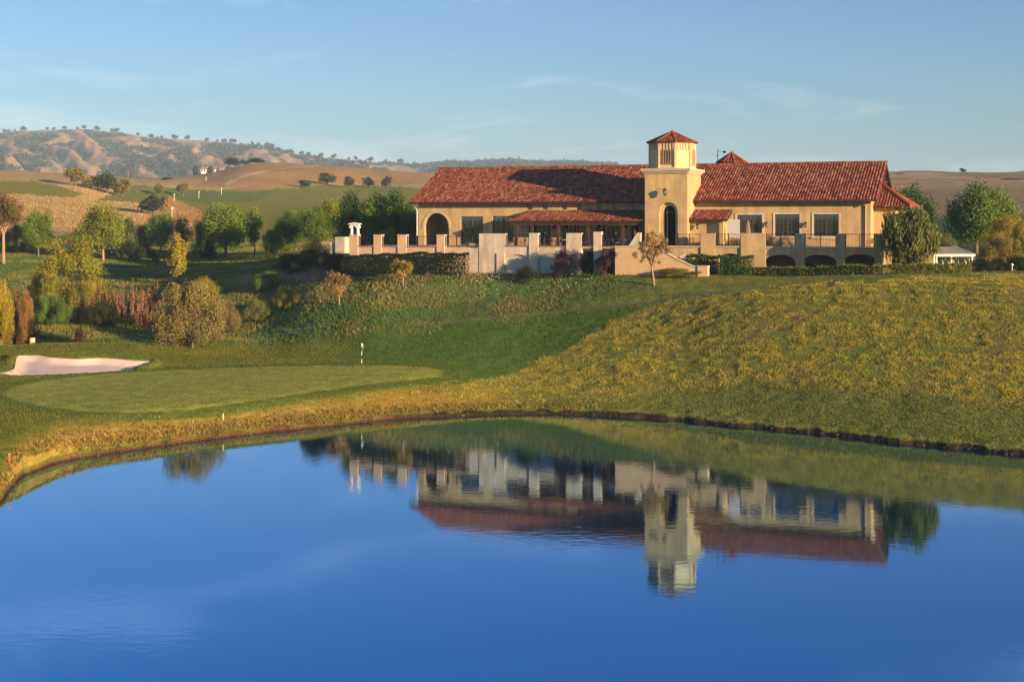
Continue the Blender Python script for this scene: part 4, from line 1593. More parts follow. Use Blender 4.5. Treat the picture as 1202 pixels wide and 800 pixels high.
for (a, b) in ((593, 621.5), (632, 665), (682.5, 697), (706, 723)):
    railing(S(a, TL), S(b, TL), lfl + .12, Zp((a + b) / 2, 275.5, TL), TL, lt, 2)
MB().box(S(411, TL), S(757, TL), TL + .6, -.02, FLOOR - .45, FLOOR - .06).build('deck', trim, lt)
# low wing with small piers, running to the left
T2 = TL
bw0, bw1 = Zp(480, 297, T2), Zp(480, 290, T2)
MB().box(S(411, T2), S(550, T2) - .003, T2, T2 + .45, GZ - 2.6, bw1).build('base_wall', mat('stucco_rose', (.62, .44, .30), .92, .1, 1, .3), lt)
pr = MB()
for (a, b) in ((411, 420.5), (439, 448), (467, 477), (513, 522)):
    pr = MB()
    pr.box(S(a, T2), S(b, T2), T2 - .1, T2 + .55, GZ - 2.6, Zp((a + b) / 2, 276, T2))
    cap(pr, S(a, T2), S(b, T2), T2 - .1, T2 + .55, Zp((a + b) / 2, 276, T2), .07, .05)
    pr.build('pier', MATS['stucco_rose'], lt)
lm = MB()
for (a, b) in ((420.5, 439), (448, 467), (477, 513)):
    MB().box(S(a, T2) + .002, S(b, T2) - .002, T2 - .07, T2 + .5, bw1 + .002, bw1 + .12).build('coping', mat('coping_rust', (.38, .17, .10), .85, .2, 2, .3), lt)
for (a, b, n) in ((420.5, 439, 3), (448, 467, 3), (477, 513, 4), (522, 562.5, 4)):
    railing(S(a, T2), S(b, T2), bw1 + .12, Zp((a + b) / 2, 277, T2), T2, lt, n)
# far return: grey pier and low wall
T3 = 2.5
MB().box(S(393.5, T3), S(404.5, T3), T3, T3 + 1.2, GZ - 2, Zp(399, 278, T3)).build('end_pier', stucco_pale, lt)
MB().box(S(372, T3), S(393.5, T3) - .01, T3 + .2, T3 + .6, GZ - 2, Zp(380, 284, T3)).build('end_wall', stucco_pale, lt)
MB().box(S(411, TL), S(411, TL) + .4, TL + .45, T3, GZ - 2, bw1).build('return_wall', stucco_pale, lt)
shift_children(lt, lt_s0, TL)

# stair
TS = -8.2
stt = empty('staircase', W(S(775, TS), TS, GZ), -TH)
tag(stt, 'warm stucco stair block with a parapet sloping down to the right, below the tower', 'staircase')
st_s0 = S(775, TS)
b0, b1 = S(722, TS), S(830.5, TS)
zt0 = Zp(735, 289.5, TS)
zlow = GZ - 2
mb = MB()
mb.prism([(b0, zlow), (S(819, TS), zlow), (S(819, TS), Zp(819, 313.5, TS)), (S(812, TS), Zp(812, 312.5, TS)), (S(794, TS), Zp(794, 304, TS)), (S(780, TS), Zp(780, 296, TS)), (S(766, TS), zt0), (b0, zt0)], TS, TS + .4)
mb.build('parapet_wall', mat('stucco_warm', (.62, .43, .25), .92, .09, 1, .35), stt)
MB().box(S(819, TS) + .002, b1, TS - .1, TS + .8, zlow, Zp(825, 313, TS)).build('end_pier', MATS['stucco_warm'], stt)
mb = MB()
mb.box(b0, b0 + .4, TS + .4, TL - .01, zlow, zt0)
mb.build('side_wall', stucco_pale, stt)
# upper flight parapet rising toward the tower
mb = MB()
TU = TS + 1.9
mb.prism([(S(737, TU), Zp(737, 290, TU)), (S(752, TU), Zp(752, 290, TU)), (S(752, TU), Zp(752, 273, TU)), (S(748, TU), Zp(748, 273, TU))], TU, TU + .35)
mb.build('upper_parapet', stucco_pale, stt)
mb = MB()
ns = 16
for i in range(ns):
    f0 = i / ns
    xs_ = S(770, TS) + (S(822, TS) - S(770, TS)) * f0
    xe_ = S(770, TS) + (S(822, TS) - S(770, TS)) * (f0 + 1 / ns)
    z_ = zt0 - .9 - (zt0 - .9 - (Zp(825, 325, TS))) * f0
    mb.box(xs_, xe_ - .002, TS + .4, TS + 1.9, zlow, z_)
mb.box(b0 + .4, S(770, TS) - .002, TS + .4, TS + 1.9, zlow, zt0 - .9)
mb.build('steps', conc, stt)
cpm = MB()
pts = [(b0, zt0), (S(766, TS), zt0), (S(780, TS), Zp(780, 296, TS)), (S(794, TS), Zp(794, 304, TS)), (S(812, TS), Zp(812, 312.5, TS)), (S(819, TS), Zp(819, 313.5, TS))]
for (p, q) in zip(pts[:-1], pts[1:]):
    cpm.prism([(p[0], p[1] + .003), (q[0] - .001, q[1] + .003), (q[0] - .001, q[1] + .09), (p[0], p[1] + .09)], TS - .06, TS + .46)
cpm.box(S(819, TS), b1 + .06, TS - .16, TS + .86, Zp(825, 313, TS) + .003, Zp(825, 313, TS) + .1)
cpm.build('coping', stucco_pale, stt)
shift_children(stt, st_s0, TS)

# white bell arch on the left terrace corner
ga_s = S(415.5, TL + .4)
ba = empty('garden_arch', W(ga_s, TL + .6, Zp(415, 277, TL)), -TH)
zb = Zp(415, 277, TL)
ztop_ = Zp(415, 262, TL)
hh = ztop_ - zb
mb = MB()
for e in (-1, 1):
    mb.tube([(e * .40, 0, 0), (e * .37, 0, hh * .62)], [.17, .15], 10)
mb.build('columns', white_p, ba, dz=0)
mb = MB()
for i in range(10):
    t0, t1 = math.pi * i / 10, math.pi * (i + 1) / 10
    ri, ro = .24, .62
    mb.prism([(ri * math.cos(t0), hh * .62 + ri * math.sin(t0)), (ro * math.cos(t0), hh * .62 + min(ro * math.sin(t0), .40)), (ro * math.cos(t1), hh * .62 + min(ro * math.sin(t1), .40)), (ri * math.cos(t1), hh * .62 + ri * math.sin(t1))], -.2, .2)
mb.prism([(-.74, hh * .62 + .40), (.74, hh * .62 + .40), (.62, hh * .62 + .52), (0, hh * .62 + .62), (-.62, hh * .62 + .52)], -.28, .28)
mb.build('arch_head', white_p, ba, dz=0)
tag(ba, 'small white stone arch standing at the left corner of the terrace', 'garden arch')

# ------------------------------------------------------------------ terrace furniture
def patio_table():
    r = empty('patio_table', (0, 0, 0))
    MB().lathe(0, 0, [(.52, .70), (.54, .74)], 20).build('tabletop', mat('pale_top', (.42, .42, .45), .5, .1, 3), r, dz=0)
    MB().lathe(0, 0, [(.26, 0), (.24, .03), (.04, .06), (.04, .70)], 12).build('pedestal', iron, r, dz=0)
    return r


def patio_chair():
    r = empty('patio_chair', (0, 0, 0))
    MB().box(-.24, .24, -.22, .24, .42, .46).build('seat', mat('chair_sling', (.17, .15, .15), .8, .1, 4), r, dz=0)
    mb = MB()
    for i in range(7):
        x = -.21 + .07 * i
        mb.tube([(x, .23, .46), (x, .30, .88)], .013, 5)
    mb.tube([(-.24, .31, .90), (.24, .31, .90)], .02, 6)
    mb.build('backrest', iron, r, dz=0)
    for e in (-1, 1):
        MB().tube([(e * .23, -.20, .44), (e * .23, -.22, .66), (e * .23, .27, .68)], .018, 6).build('armrest', iron, r, dz=0)
        for y in (-.2, .22):
            MB().tube([(e * .22, y, .43), (e * .23, y * 1.15, 0)], .018, 6).build('leg', iron, r, dz=0)
    return r


def copy_tree(o, parent=None):
    c = o.copy(); COL.objects.link(c); c.parent = parent
    for ch in o.children:
        copy_tree(ch, c)
    return c


tb0, ch0 = patio_table(), patio_chair()
spots = [(570, -4.3), (604, -4.4), (646, -4.4), (659, -2.2), (714, -4.4), (731, -2.0), (676, -2.0)]
names_at = ['left of the tall cream block', 'left of the first tall pier', 'between the first two tall piers', 'under the porch by the second doorway',
            'beside the slim pier near the stair', 'under the porch close to the tower', 'under the porch behind the wide pier']
first = True
FT = FLOOR - .06
for i, (px, t) in enumerate(spots):
    o = tb0 if i == 0 else copy_tree(tb0)
    s_ = S(px, t)
    o.location = W(s_, t, FT)
    tag(o, 'round pale patio table ' + names_at[i], 'table', 'patio tables on the left terrace')
    for k, side_ in enumerate(('left', 'right', 'front')):
        if k == 2 and i in (3, 5, 6):
            continue
        c = ch0 if (i == 0 and k == 0) else copy_tree(ch0)
        off = [(-.85, .05), (.85, .1), (.1, -.85)][k]
        c.location = W(s_ + off[0], t + off[1], FT)
        c.rotation_euler = (0, 0, -TH + [R(90), R(-90), R(180)][k] + random.uniform(-.3, .3))
        tag(c, 'dark chair on the %s side of the table %s' % (side_, names_at[i]), 'chair', 'chairs on the left terrace')
for i, (px, t, txt) in enumerate([(812, -3.6, 'right of the tower arch behind the railing'), (857, -3.4, 'beside the white screen'), (904, -3.4, 'under the middle window of the right terrace'), (1021, -3.2, 'at the far right end of the right terrace')]):
    c = copy_tree(ch0)
    c.location = W(S(px, t), t, FLOOR + .02)
    c.rotation_euler = (0, 0, -TH + random.uniform(-1, 1))
    tag(c, 'dark metal chair ' + txt, 'chair', 'chairs on the right terrace')
# closed parasol
pt_ = -2.2
pa = empty('parasol', W(S(878, pt_), pt_, FLOOR + .02))
MB().tube([(0, 0, 0), (0, 0, 2.75)], .03, 8).build('pole', timber, pa, dz=0)
prof = [(.10, .95), (.24, 1.1), (.21, 1.7), (.13, 2.3), (.03, 2.72)]
mb = MB()
vs, fs = [], []
nn = 24
for (r_, z_) in prof:
    for k in range(nn):
        q = r_ * (1 + .18 * math.cos(k * math.pi * 2 / nn * 8))
        vs.append((q * math.cos(2 * math.pi * k / nn), q * math.sin(2 * math.pi * k / nn), z_))
for i in range(len(prof) - 1):
    for k in range(nn):
        fs.append((i * nn + k, i * nn + (k + 1) % nn, (i + 1) * nn + (k + 1) % nn, (i + 1) * nn + k))
mb.add(vs, fs)
mb.build('canopy', mat('parasol_cloth', (.26, .20, .16), .9, .15, 5, .3), pa, dz=0)
MB().lathe(0, 0, [(.32, 0), (.30, .08), (.05, .12)], 14).build('base', iron, pa, dz=0)
tag(pa, 'closed taupe parasol in front of the first window of the right wing', 'parasol')
# white screen
sc_t = -3.0
se = empty('privacy_screen', W(S(861.5, sc_t), sc_t, FLOOR + .02), -TH)
sw = (S(868.5, sc_t) - S(855, sc_t)) / 2
MB().box(-sw, sw, -.03, .03, .9, Zp(861, 258, sc_t) - FLOOR).build('panel', mat('screen_cloth', (.62, .60, .60), .9, .05, 2), se, dz=0)
mb = MB()
for e in (-1, 1):
    mb.box(e * sw - .03, e * sw + .03, -.035, .035, 0, .898)
    mb.box(e * sw - .04, e * sw + .04, -.3, .3, -.01, .03)
mb.build('stand', white_p, se, dz=0)
tag(se, 'upright white screen panel on the terrace between the small lobby and the first window', 'screen')

# ------------------------------------------------------------------ golf carts under a shelter
sh_c = at(1116, 139)
shx = [((p - CX) / F * 139) for p in (1092, 1140)]
shl = empty('cart_shelter', (sh_c.x, 139, sh_c.z))
hz = H + (YH - 299.5) * 139 / F - sh_c.z
x0_, x1_ = shx[0] - sh_c.x, shx[1] - sh_c.x
mb = MB()
vs = [(x0_, -1.0, hz), (x1_, -1.0, hz), (x1_ - 1.0, 2.6, hz + .72), (x0_ + 1.1, 2.6, hz + .72)]
vs += [(a, b, c + .08) for a, b, c in vs]
mb.add(vs, [(3, 2, 1, 0), (4, 5, 6, 7), (0, 1, 5, 4), (1, 2, 6, 5), (2, 3, 7, 6), (3, 0, 4, 7)])
mb.build('roof', mat('shelter_roof', (.30, .27, .22), .9, .2, 2, .3), shl, dz=0)
mb = MB()
mb.box(x0_ - .05, x1_ + .05, -1.12, -1.002, hz - .1, hz + .14)
vs = [(x1_ + .002, -1.0, hz - .02), (x1_ + .1, -1.0, hz - .02), (x1_ - .9, 2.6, hz + .7), (x1_ - 1, 2.6, hz + .7)]
vs += [(a, b, c + .16) for a, b, c in vs]
mb.add(vs, [(3, 2, 1, 0), (4, 5, 6, 7), (0, 1, 5, 4), (1, 2, 6, 5), (2, 3, 7, 6), (3, 0, 4, 7)])
mb.build('fascia', white_p, shl, dz=0)
for (x, y) in ((x0_ + .1, -.95), (x0_ + .32, -.95), (x1_ - .2, -.95), (x0_ + 1.2, 2.4), (x1_ - 1.2, 2.4)):
    MB().box(x - .07, x + .07, y - .07, y + .07, 0, hz + (0 if y < 0 else .66) - .02).build('post', white_p, shl, dz=0)
tag(shl, 'low open shelter with a grey roof and white fascia, right of the drooping tree', 'shelter')


def golf_cart(x, y, z, rz):
    r = empty('golf_cart', (x, y, z), rz)
    wp = white_p
    body = MB()
    body.prism([(-1.15, .28), (1.2, .28), (1.25, .62), (.85, .72), (.55, .45), (.1, .42), (.05, .70), (-1.1, .74), (-1.2, .5)], -.55, .55)
    body.build('body', mat('cart_green', (.05, .07, .06), .35, .04, 2), r, dz=0)
    MB().box(-1.1, 1.0, -.6, .6, 1.78, 1.84).build('roof', mat('cart_roof', (.20, .18, .15), .6, .05, 2), r, dz=0)
    for e in (-1, 1):
        MB().tube([(1.0, e * .5, .65), (.72, e * .54, 1.78)], .035, 6).build('roof_post', wp, r, dz=0)
        MB().tube([(-.75, e * .5, .70), (-.95, e * .54, 1.78)], .035, 6).build('roof_post', wp, r, dz=0)
        for xx in (-.78, .8):
            w_ = empty('wheel', (xx, e * .56, .22)); w_.parent = r
            ty = MB()
            ty.tube([(0, -.09, 0), (0, .09, 0)], .22, 16)
            ty.build('tyre', mat('rubber', (.02, .02, .02), .8, .1, 3), w_, dz=0)
            MB().tube([(0, -.10, 0), (0, .10, 0)], .11, 12).build('rim', wp, w_, dz=0)
    MB().box(-.45, .02, -.5, .5, .72, .82).build('seat', mat('cart_seat', (.40, .36, .30), .7, .1, 3), r, dz=0)
    MB().box(-.52, -.42, -.5, .5, .84, 1.2).build('backrest', MATS['cart_seat'], r, dz=0)
    MB().tube([(.62, -.22, .6), (.42, -.22, 1.0)], .02, 6).build('steering_column', iron, r, dz=0)
    return r


for i, (px, lab) in enumerate([(1101, 'golf cart with white roof posts parked under the left side of the shelter'), (1114, 'golf cart with white roof posts parked in the middle of the shelter'), (1127, 'golf cart with white roof posts parked near the right end of the shelter')]):
    p = at(px, 139.6)
    c = golf_cart(p.x, 139.8, p.z, R(-40))
    tag(c, lab, 'golf cart', 'golf carts under the shelter')
p = at(1146, 141)
c = golf_cart(p.x, p.y, p.z, R(-70))
tag(c, 'golf cart standing outside the shelter at its right corner', 'golf cart')
sc_d = at(1188, 133)
wb = empty('path_light', (sc_d.x, sc_d.y, sc_d.z))
MB().tube([(0, 0, 0), (0, 0, .75)], .04, 8).build('post', white_p, wb, dz=0)
MB().lathe(0, 0, [(.14, .75), (.16, .80), (.03, .95)], 12).build('head', white_p, wb, dz=0)
tag(wb, 'short white path light among the dark bushes at the far right', 'light')

print('YL', [(px, round(Y_of(S(px,-7.4),-7.4),1)) for px in (400,450,500,550,600,650,700)], [(px, round(Y_of(S(px,-8.2),-8.2),1)) for px in (722,830)], [(px, round(Y_of(S(px,-4.6),-4.6),1)) for px in (840,1035)], [(px, round(Y_of(S(px,0),0),1)) for px in (491,1022)])

# ------------------------------------------------------------------ trees and shrubs, as they stand from left to right
plant('gum', 4, 218, 310, 26, 'gum', 'gum_tree', 'tall brown gold tree with a bare salmon trunk at the left edge', bark='bark_pale')
plant('ash', 45, 243, 302, 19, 'ash', 'round_tree', 'round green tree between the gum tree and the big yellow green shrub', group='round trees along the slope')
plant('ash', 121, 236, 307, 28, 'ash_gold', 'round_tree', 'bright green tree with a pale forked trunk, just right of the yellow green shrub', group='round trees along the slope', bark='bark_pale')
plant('sparse', 152, 250, 300, 10, 'mid', 'round_tree', 'slim green tree half hidden behind the bright green round tree')
plant('lobed', 78, 274, 366, 38, 'olive', 'large_shrub', 'big yellow green multi lobed shrub in the hollow below the round trees', 'shrub')
plant('bush', 52, 312, 352, 19, 'olive', 'shrub', 'yellow green bush at the lower left of the big lobed shrub', 'shrub')
plant('bush', 153, 284, 306, 16, 'darkbush', 'shrub', 'low dark green bush right of the forked pale trunk', 'shrub')
plant('ash_b', 188, 247, 300, 19, 'mid', 'round_tree', 'green tree just behind the golden column shaped tree', group='round trees along the slope')
plant('sparse', 213, 249, 300, 11, 'mid', 'round_tree', 'narrow dark green tree right behind the golden column shaped tree')
plant('column', 207, 268, 333, 15, 'yellow', 'columnar_tree', 'golden column shaped tree standing alone in the dark grass')
plant('bush_b', 238, 258, 302, 17, 'dark', 'dark_tree', 'dark bushy tree against the left side of the big round tree')
plant('ash_b', 265, 236, 303, 30, 'ash', 'round_tree', 'big dense round green tree, the widest of the row', group='round trees along the slope')
plant('sparse', 299, 238, 300, 14, 'ash', 'round_tree', 'thin airy green tree right of the big round tree')
plant('bush', 180, 292, 308, 9, 'darkbush', 'shrub', 'small dark shrub behind the golden column tree', 'shrub')
plant('bush', 245, 288, 304, 11, 'darkbush', 'shrub', 'low dark shrub at the foot of the big round tree', 'shrub')
for (px, top, hw, txt) in ((90, 268, 9, 'just left of the bright green round tree'), (20, 262, 20, 'behind the gum tree trunk'), (168, 262, 12, 'between the round trees in the middle of the row'), (320, 268, 13, 'at the left end of the dark grove')):
    plant('bush_b', px, top, 297, hw, 'dark', 'dark_shrub', 'dark green shrub ' + txt, 'shrub', 'dark shrubs along the fence')
for (px, top, base, hw, fo, txt) in ((100, 330, 372, 20, 'olive', 'yellow green bush joining the right foot of the big lobed shrub'), (122, 352, 384, 17, 'darkbush', 'dark green bush inside the dry brush of the hollow'), (62, 345, 382, 20, 'mid', 'green bush below the big lobed shrub'),
                                      (28, 366, 404, 18, 'darkbush', 'dark bush behind the small cream sign board'), (262, 352, 392, 22, 'brown', 'low brown bush at the right side of the wide olive brown shrub'), (200, 356, 400, 20, 'willow', 'grey green bush at the left side of the wide olive brown shrub'),
                                      (300, 350, 378, 16, 'willow', 'grey green bush on the slope right of the wide olive brown shrub'), (336, 336, 362, 15, 'olive', 'yellow green bush on the slope below the very dark shrubs'), (314, 318, 340, 16, 'mid', 'green bush left of the very dark low shrub'),
                                      (135, 278, 303, 13, 'dark', 'dark green bush right behind the forked pale trunk'), (330, 262, 298, 16, 'mid', 'green shrub closing the gap left of the grove')):
    plant('bush_b', px, top, base, hw, fo, 'shrub', txt, 'shrub')
# the grove beside the clubhouse
plant('ash_b', 347, 244, 296, 22, 'mid', 'grove_tree', 'mid green tree at the left end of the grove by the clubhouse', group='grove left of the clubhouse')
plant('evergreen_b', 372, 236, 296, 24, 'mid', 'grove_tree', 'green tree second from the left in the grove', group='grove left of the clubhouse')
plant('ash', 388, 231, 292, 20, 'ash_gold', 'grove_tree', 'yellow topped tree behind the grove', group='grove left of the clubhouse', Y=210)
plant('evergreen', 412, 224, 298, 28, 'dark', 'grove_tree', 'tall dark tree in the middle of the grove, left of the white arch', group='grove left of the clubhouse', Y=186)
plant('evergreen_b', 440, 217, 298, 28, 'mid', 'grove_tree', 'tallest tree of the grove, above the terrace piers', group='grove left of the clubhouse', Y=184)
plant('evergreen', 466, 221, 298, 27, 'dark', 'grove_tree', 'tall dark tree of the grove nearest the clubhouse roof', group='grove left of the clubhouse', Y=182)
plant('evergreen_b', 484, 236, 298, 20, 'dark', 'grove_tree', 'dark tree tight against the left end wall of the clubhouse', group='grove left of the clubhouse', Y=180)
plant('ash', 430, 262, 298, 20, 'dark', 'grove_tree', 'low dark tree behind the small terrace piers', group='grove left of the clubhouse', Y=172)
plant('young', 456, 256, 290, 11, 'olive', 'young_tree', 'small yellow green tree behind the terrace piers', Y=170)
plant('bush', 372, 284, 306, 24, 'darkbush', 'flowering_shrub', 'dark shrub flecked with pale blossom left of the terrace', 'shrub', Y=163)
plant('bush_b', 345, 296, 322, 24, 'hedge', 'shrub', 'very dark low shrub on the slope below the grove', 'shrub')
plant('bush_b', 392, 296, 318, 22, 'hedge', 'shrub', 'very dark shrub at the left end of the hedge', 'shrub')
# hollow and slope
plant('bush_b', 14, 336, 402, 26, 'brown', 'shrub', 'tall brown green shrub at the left edge in the hollow', 'shrub')
plant('bush', 2, 338, 372, 17, 'yellow', 'shrub', 'bright yellow bush at the left edge of the picture', 'shrub', Y=146)
plant('bush', 30, 348, 385, 12, 'orange', 'shrub', 'orange tinted bush right of the bright yellow one', 'shrub', Y=147)
plant('bush_b', 226, 331, 408, 42, 'brown', 'large_shrub', 'wide olive brown shrub just behind the green mound', 'shrub')
plant('bush', 236, 328, 362, 26, 'olive', 'shrub', 'golden green bush rising behind the wide olive brown shrub', 'shrub', Y=160)
plant('bush', 92, 388, 402, 9, 'orange', 'shrub', 'small rusty bush on the rim of the mound', 'shrub', Y=141)
for i, (px, top, base, hw, fo, txt) in enumerate([(98, 338, 384, 20, 'brown', 'left end'), (118, 322, 380, 20, 'orange', 'second from the left'), (136, 330, 384, 19, 'tan', 'third from the left'), (152, 320, 380, 18, 'pink', 'fourth from the left'),
                                              (167, 330, 386, 18, 'orange', 'third from the right'), (182, 326, 388, 18, 'tan', 'second from the right'), (194, 342, 392, 17, 'pink', 'right end'), (112, 350, 392, 22, 'tan', 'lower left front'), (150, 352, 394, 22, 'brown', 'lower middle front'), (176, 350, 396, 20, 'pink', 'lower right front')]):
    plant('brush', px, top, base, hw, fo, 'dry_shrub', 'dry twiggy pinkish brown shrub, %s of the brush in the hollow' % txt, 'shrub', 'dry shrubs in the hollow', Y=160 + (i % 3) * 3 - (4 if i > 6 else 0))
plant('young', 398, 309, 358, 17, 'tan', 'young_tree', 'small golden tree with a reddish crown on the slope left of the flag', bark='bark_pale')
plant('young', 473, 297, 338, 17, 'yellow', 'young_tree', 'small yellow tree with two pale stems in front of the hedge', bark='bark_pale', Y=147)
# stair tree and wall shrubs
plant('olive', 768, 266, 333, 28, 'tan', 'pale_tree', 'airy pale gold tree with a leaning trunk in front of the stair', bark='bark_pale', Y=137)
for (px, top, base, hw, fo, txt) in ((660, 293, 322, 14, 'purple', 'dark twiggy shrub with purple flowers against the second blind arch'), (676, 294, 322, 9, 'pale', 'pale blossoming shrub at the wide pier'), (688, 298, 322, 8, 'darkbush', 'narrow dark shrub in front of the dark opening'),
                                      (711, 295, 322, 13, 'purple', 'purple flowering shrub left of the stair block'), (618, 313, 322, 14, 'darkbush', 'low green shrub at the foot of the first blind arch')):
    plant('bush', px, top, base, hw, fo, 'wall_shrub', txt, 'shrub', Y=144.4 if px < 700 else 142.8)
plant('bush', 795, 315, 327, 26, 'box', 'shrub', 'low yellow green shrub at the foot of the sloping parapet', 'shrub', Y=139)
# right side
plant('willow', 1066, 238, 316, 38, 'willow', 'drooping_tree', 'drooping grey green tree in front of the right end of the clubhouse', Y=133)
plant('evergreen_b', 1072, 209, 300, 30, 'dark', 'dark_tree', 'dark tree rising behind the right end of the clubhouse roof', Y=195)
plant('evergreen', 1146, 212, 300, 40, 'mid', 'broad_tree', 'broad dark green tree right of the shelter', Y=185)
plant('ash', 1168, 218, 300, 26, 'ash', 'broad_tree', 'lighter green tree behind the broad dark one', Y=196)
plant('lobed', 1182, 250, 312, 26, 'yellow', 'golden_tree', 'golden topped tree at the right edge', Y=150)
plant('bush_b', 1172, 276, 316, 22, 'brown', 'shrub', 'dull olive brown shrub under the golden tree at the right edge', 'shrub', Y=144)
plant('bush', 1200, 262, 318, 20, 'olive', 'shrub', 'olive bush at the right edge in front of the golden tree', 'shrub', Y=145)
plant('bush', 1112, 278, 300, 14, 'willow', 'shrub', 'pale green shrub behind the shelter roof', 'shrub', Y=165)
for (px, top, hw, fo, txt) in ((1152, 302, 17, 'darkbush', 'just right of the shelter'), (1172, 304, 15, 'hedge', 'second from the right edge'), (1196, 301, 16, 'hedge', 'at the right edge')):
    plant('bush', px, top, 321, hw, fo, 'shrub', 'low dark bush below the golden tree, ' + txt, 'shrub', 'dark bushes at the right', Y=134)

# middle distance
for (px, top, base, hw, fo, kind_, txt) in ((89, 196, 228, 13, 'fargold', 'oak', 'leftmost of the cluster on the golden hill'), (109, 206, 231, 12, 'fargold', 'oak_b', 'second in the cluster on the golden hill'),
                                     (126, 202, 231, 13, 'far', 'oak', 'tallest in the middle of the cluster on the golden hill'), (144, 209, 231, 11, 'fargold', 'oak_b', 'rightmost of the cluster on the golden hill')):
    plant(kind_, px, top, base, hw, fo, 'oak_tree', 'brown green oak, ' + txt, group='oaks on the golden hill', Y=445)
plant('oak_b', 180, 228, 246, 15, 'far', 'shrub', 'wide dark shrub in the gully of the golden hill', 'shrub', Y=360)
for (px, top, base, hw, txt, Y_) in ((187, 215, 228, 7, 'left', 470), (215, 214, 228, 8, 'right', 480)):
    plant('oak', px, top, base, hw, 'fargold', 'oak_tree', 'small round yellow green tree on the far fairway, %s one of the pair' % txt, group='pair on the far fairway', Y=Y_)
for (px, top, base, hw, fo, txt) in ((272, 184, 200, 9, 'far', 'left tree of the pair on the hilltop by the white houses'), (301, 185, 199, 10, 'far', 'right tree of the pair on the hilltop by the white houses'), (286, 188, 199, 6, 'far', 'small bush between the two hilltop trees')):
    plant('oak', px, top, base, hw, fo, 'oak_tree', 'dark round ' + txt, Y=750)
for (px, top, base, hw, txt, Y_) in ((357, 211, 221, 7, 'round bush on the brown hillside below the track', 600), (384, 202, 211, 10, 'long dark bush on the brown hillside', 640), (454, 206, 216, 6, 'small green tree on the hill just left of the clubhouse roof', 640),
                               (196, 208, 220, 6, 'bush beside the far green left of the hill track', 640), (410, 206, 214, 6, 'small bush right of the long dark one', 630), (432, 207, 213, 7, 'low bush on the hillside left of the roof', 650)):
    plant('oak_b', px, top, base, hw, 'far', 'shrub', txt, 'shrub', Y=Y_)

for (px, base, hw, txt, Y_) in ((1056, 214, 5, 'small dark bush on the brown hill beside the clubhouse gable', 820), (1188, 226, 14, 'wide dark scrub patch on the brown hill at the right edge', 700), (1130, 206, 4, 'tiny bush near the top of the brown hill', 860)):
    plant('oak_b', px, base - 9, base, hw, 'far', 'shrub', txt, 'shrub', Y=Y_)
for (px, txt) in ((231, 'left of the white farmhouses'), (246, 'between the left and middle farmhouses'), (267, 'right of the white farmhouses')):
    plant('oak_b', px, 193, 203, 5, 'far', 'oak_tree', 'dark oak ' + txt, Y=1000)
# oaks on the skyline
sky_px = [4, 9, 17, 24, 28, 56, 62, 75, 92, 99, 113, 131, 137, 162, 176, 190, 206, 221, 243, 256, 262, 274, 297, 303, 314, 319, 341, 355, 362, 378, 392, 409, 418, 436, 452, 470]
words = ['first', 'second', 'third', 'fourth', 'fifth', 'sixth', 'seventh', 'eighth', 'ninth', 'tenth', 'eleventh', 'twelfth', 'thirteenth', 'fourteenth', 'fifteenth', 'sixteenth', 'seventeenth', 'eighteenth',
         'eighteenth', 'seventeenth', 'sixteenth', 'fifteenth', 'fourteenth', 'thirteenth', 'twelfth', 'eleventh', 'tenth', 'ninth', 'eighth', 'seventh', 'sixth', 'fifth', 'fourth', 'third', 'second', 'first']
for i, px in enumerate(sky_px):
    j = int(np.argmin(np.abs(mp_px - px)))
    row = int(np.argmax(H + F * 0 + (MZ[:, j] - H) / MYw[:, j]))
    x, y, z = MXw[row, j], MYw[row, j], MZ[row, j]
    trunk, crown, Hh, rx = PROTO['oak' if i % 2 else 'oak_b']
    e = empty('skyline_oak', (x, y, z - .8), random.uniform(0, 6))
    hh_ = random.uniform(3.2, 6.2) * y / F
    e.scale = (hh_ / Hh * random.uniform(1, 1.5),) * 2 + (hh_ / Hh,)
    link('trunk', trunk, e, MATS['bark_dark']); link('crown', crown, e, GREENS['far'])
    tag(e, 'small dark oak on the mountain skyline, %s from the %s end' % (words[i], 'left' if i < 18 else 'right'), 'tree', 'oaks on the skyline')

# woods in the folds of the mountain: too many to count
wg = np.random.default_rng(4)
m_ok = np.argwhere((dark > .45) & (MX > -60) & (MX < 720))
sel = m_ok[wg.choice(len(m_ok), 9000)]
cs = np.stack([MXw[sel[:, 0], sel[:, 1]], MYw[sel[:, 0], sel[:, 1]], MZ[sel[:, 0], sel[:, 1]]], -1) + wg.normal(size=(len(sel), 3)) * np.array([6, 6, .5])
sz = wg.uniform(2.2, 5.5, len(sel))
k_ = 7
cc = np.repeat(cs, k_, 0) + wg.normal(size=(len(sel) * k_, 3)) * np.repeat(sz, k_)[:, None] * np.array([.5, .5, .35]) + np.array([0, 0, 1.5])
n_ = wg.normal(size=cc.shape); n_ /= np.linalg.norm(n_, axis=1)[:, None]
t_ = np.cross(n_, wg.normal(size=cc.shape)); t_ /= np.linalg.norm(t_, axis=1)[:, None]
b_ = np.cross(n_, t_)
ss = np.repeat(sz, k_)[:, None] * .55
VV = np.stack([cc - t_ * ss, cc + b_ * ss, cc + t_ * ss, cc - b_ * ss], 1).reshape(-1, 3)
wc = np.repeat(np.repeat(wg.uniform(.6, 1.5, (len(sel), 1)) * np.array([[.05, .055, .03]]), k_, 0), 4, 0)
wme = np_mesh('hill_woods', VV, np.arange(len(VV)).reshape(-1, 4), wc)
wme.materials.append(mat_attr('woods', rough=.9, trans=.1))
tag(link('hill_woods', wme), 'dark oak woods and scrub filling the folds of the mountain', 'woods', kind='stuff')

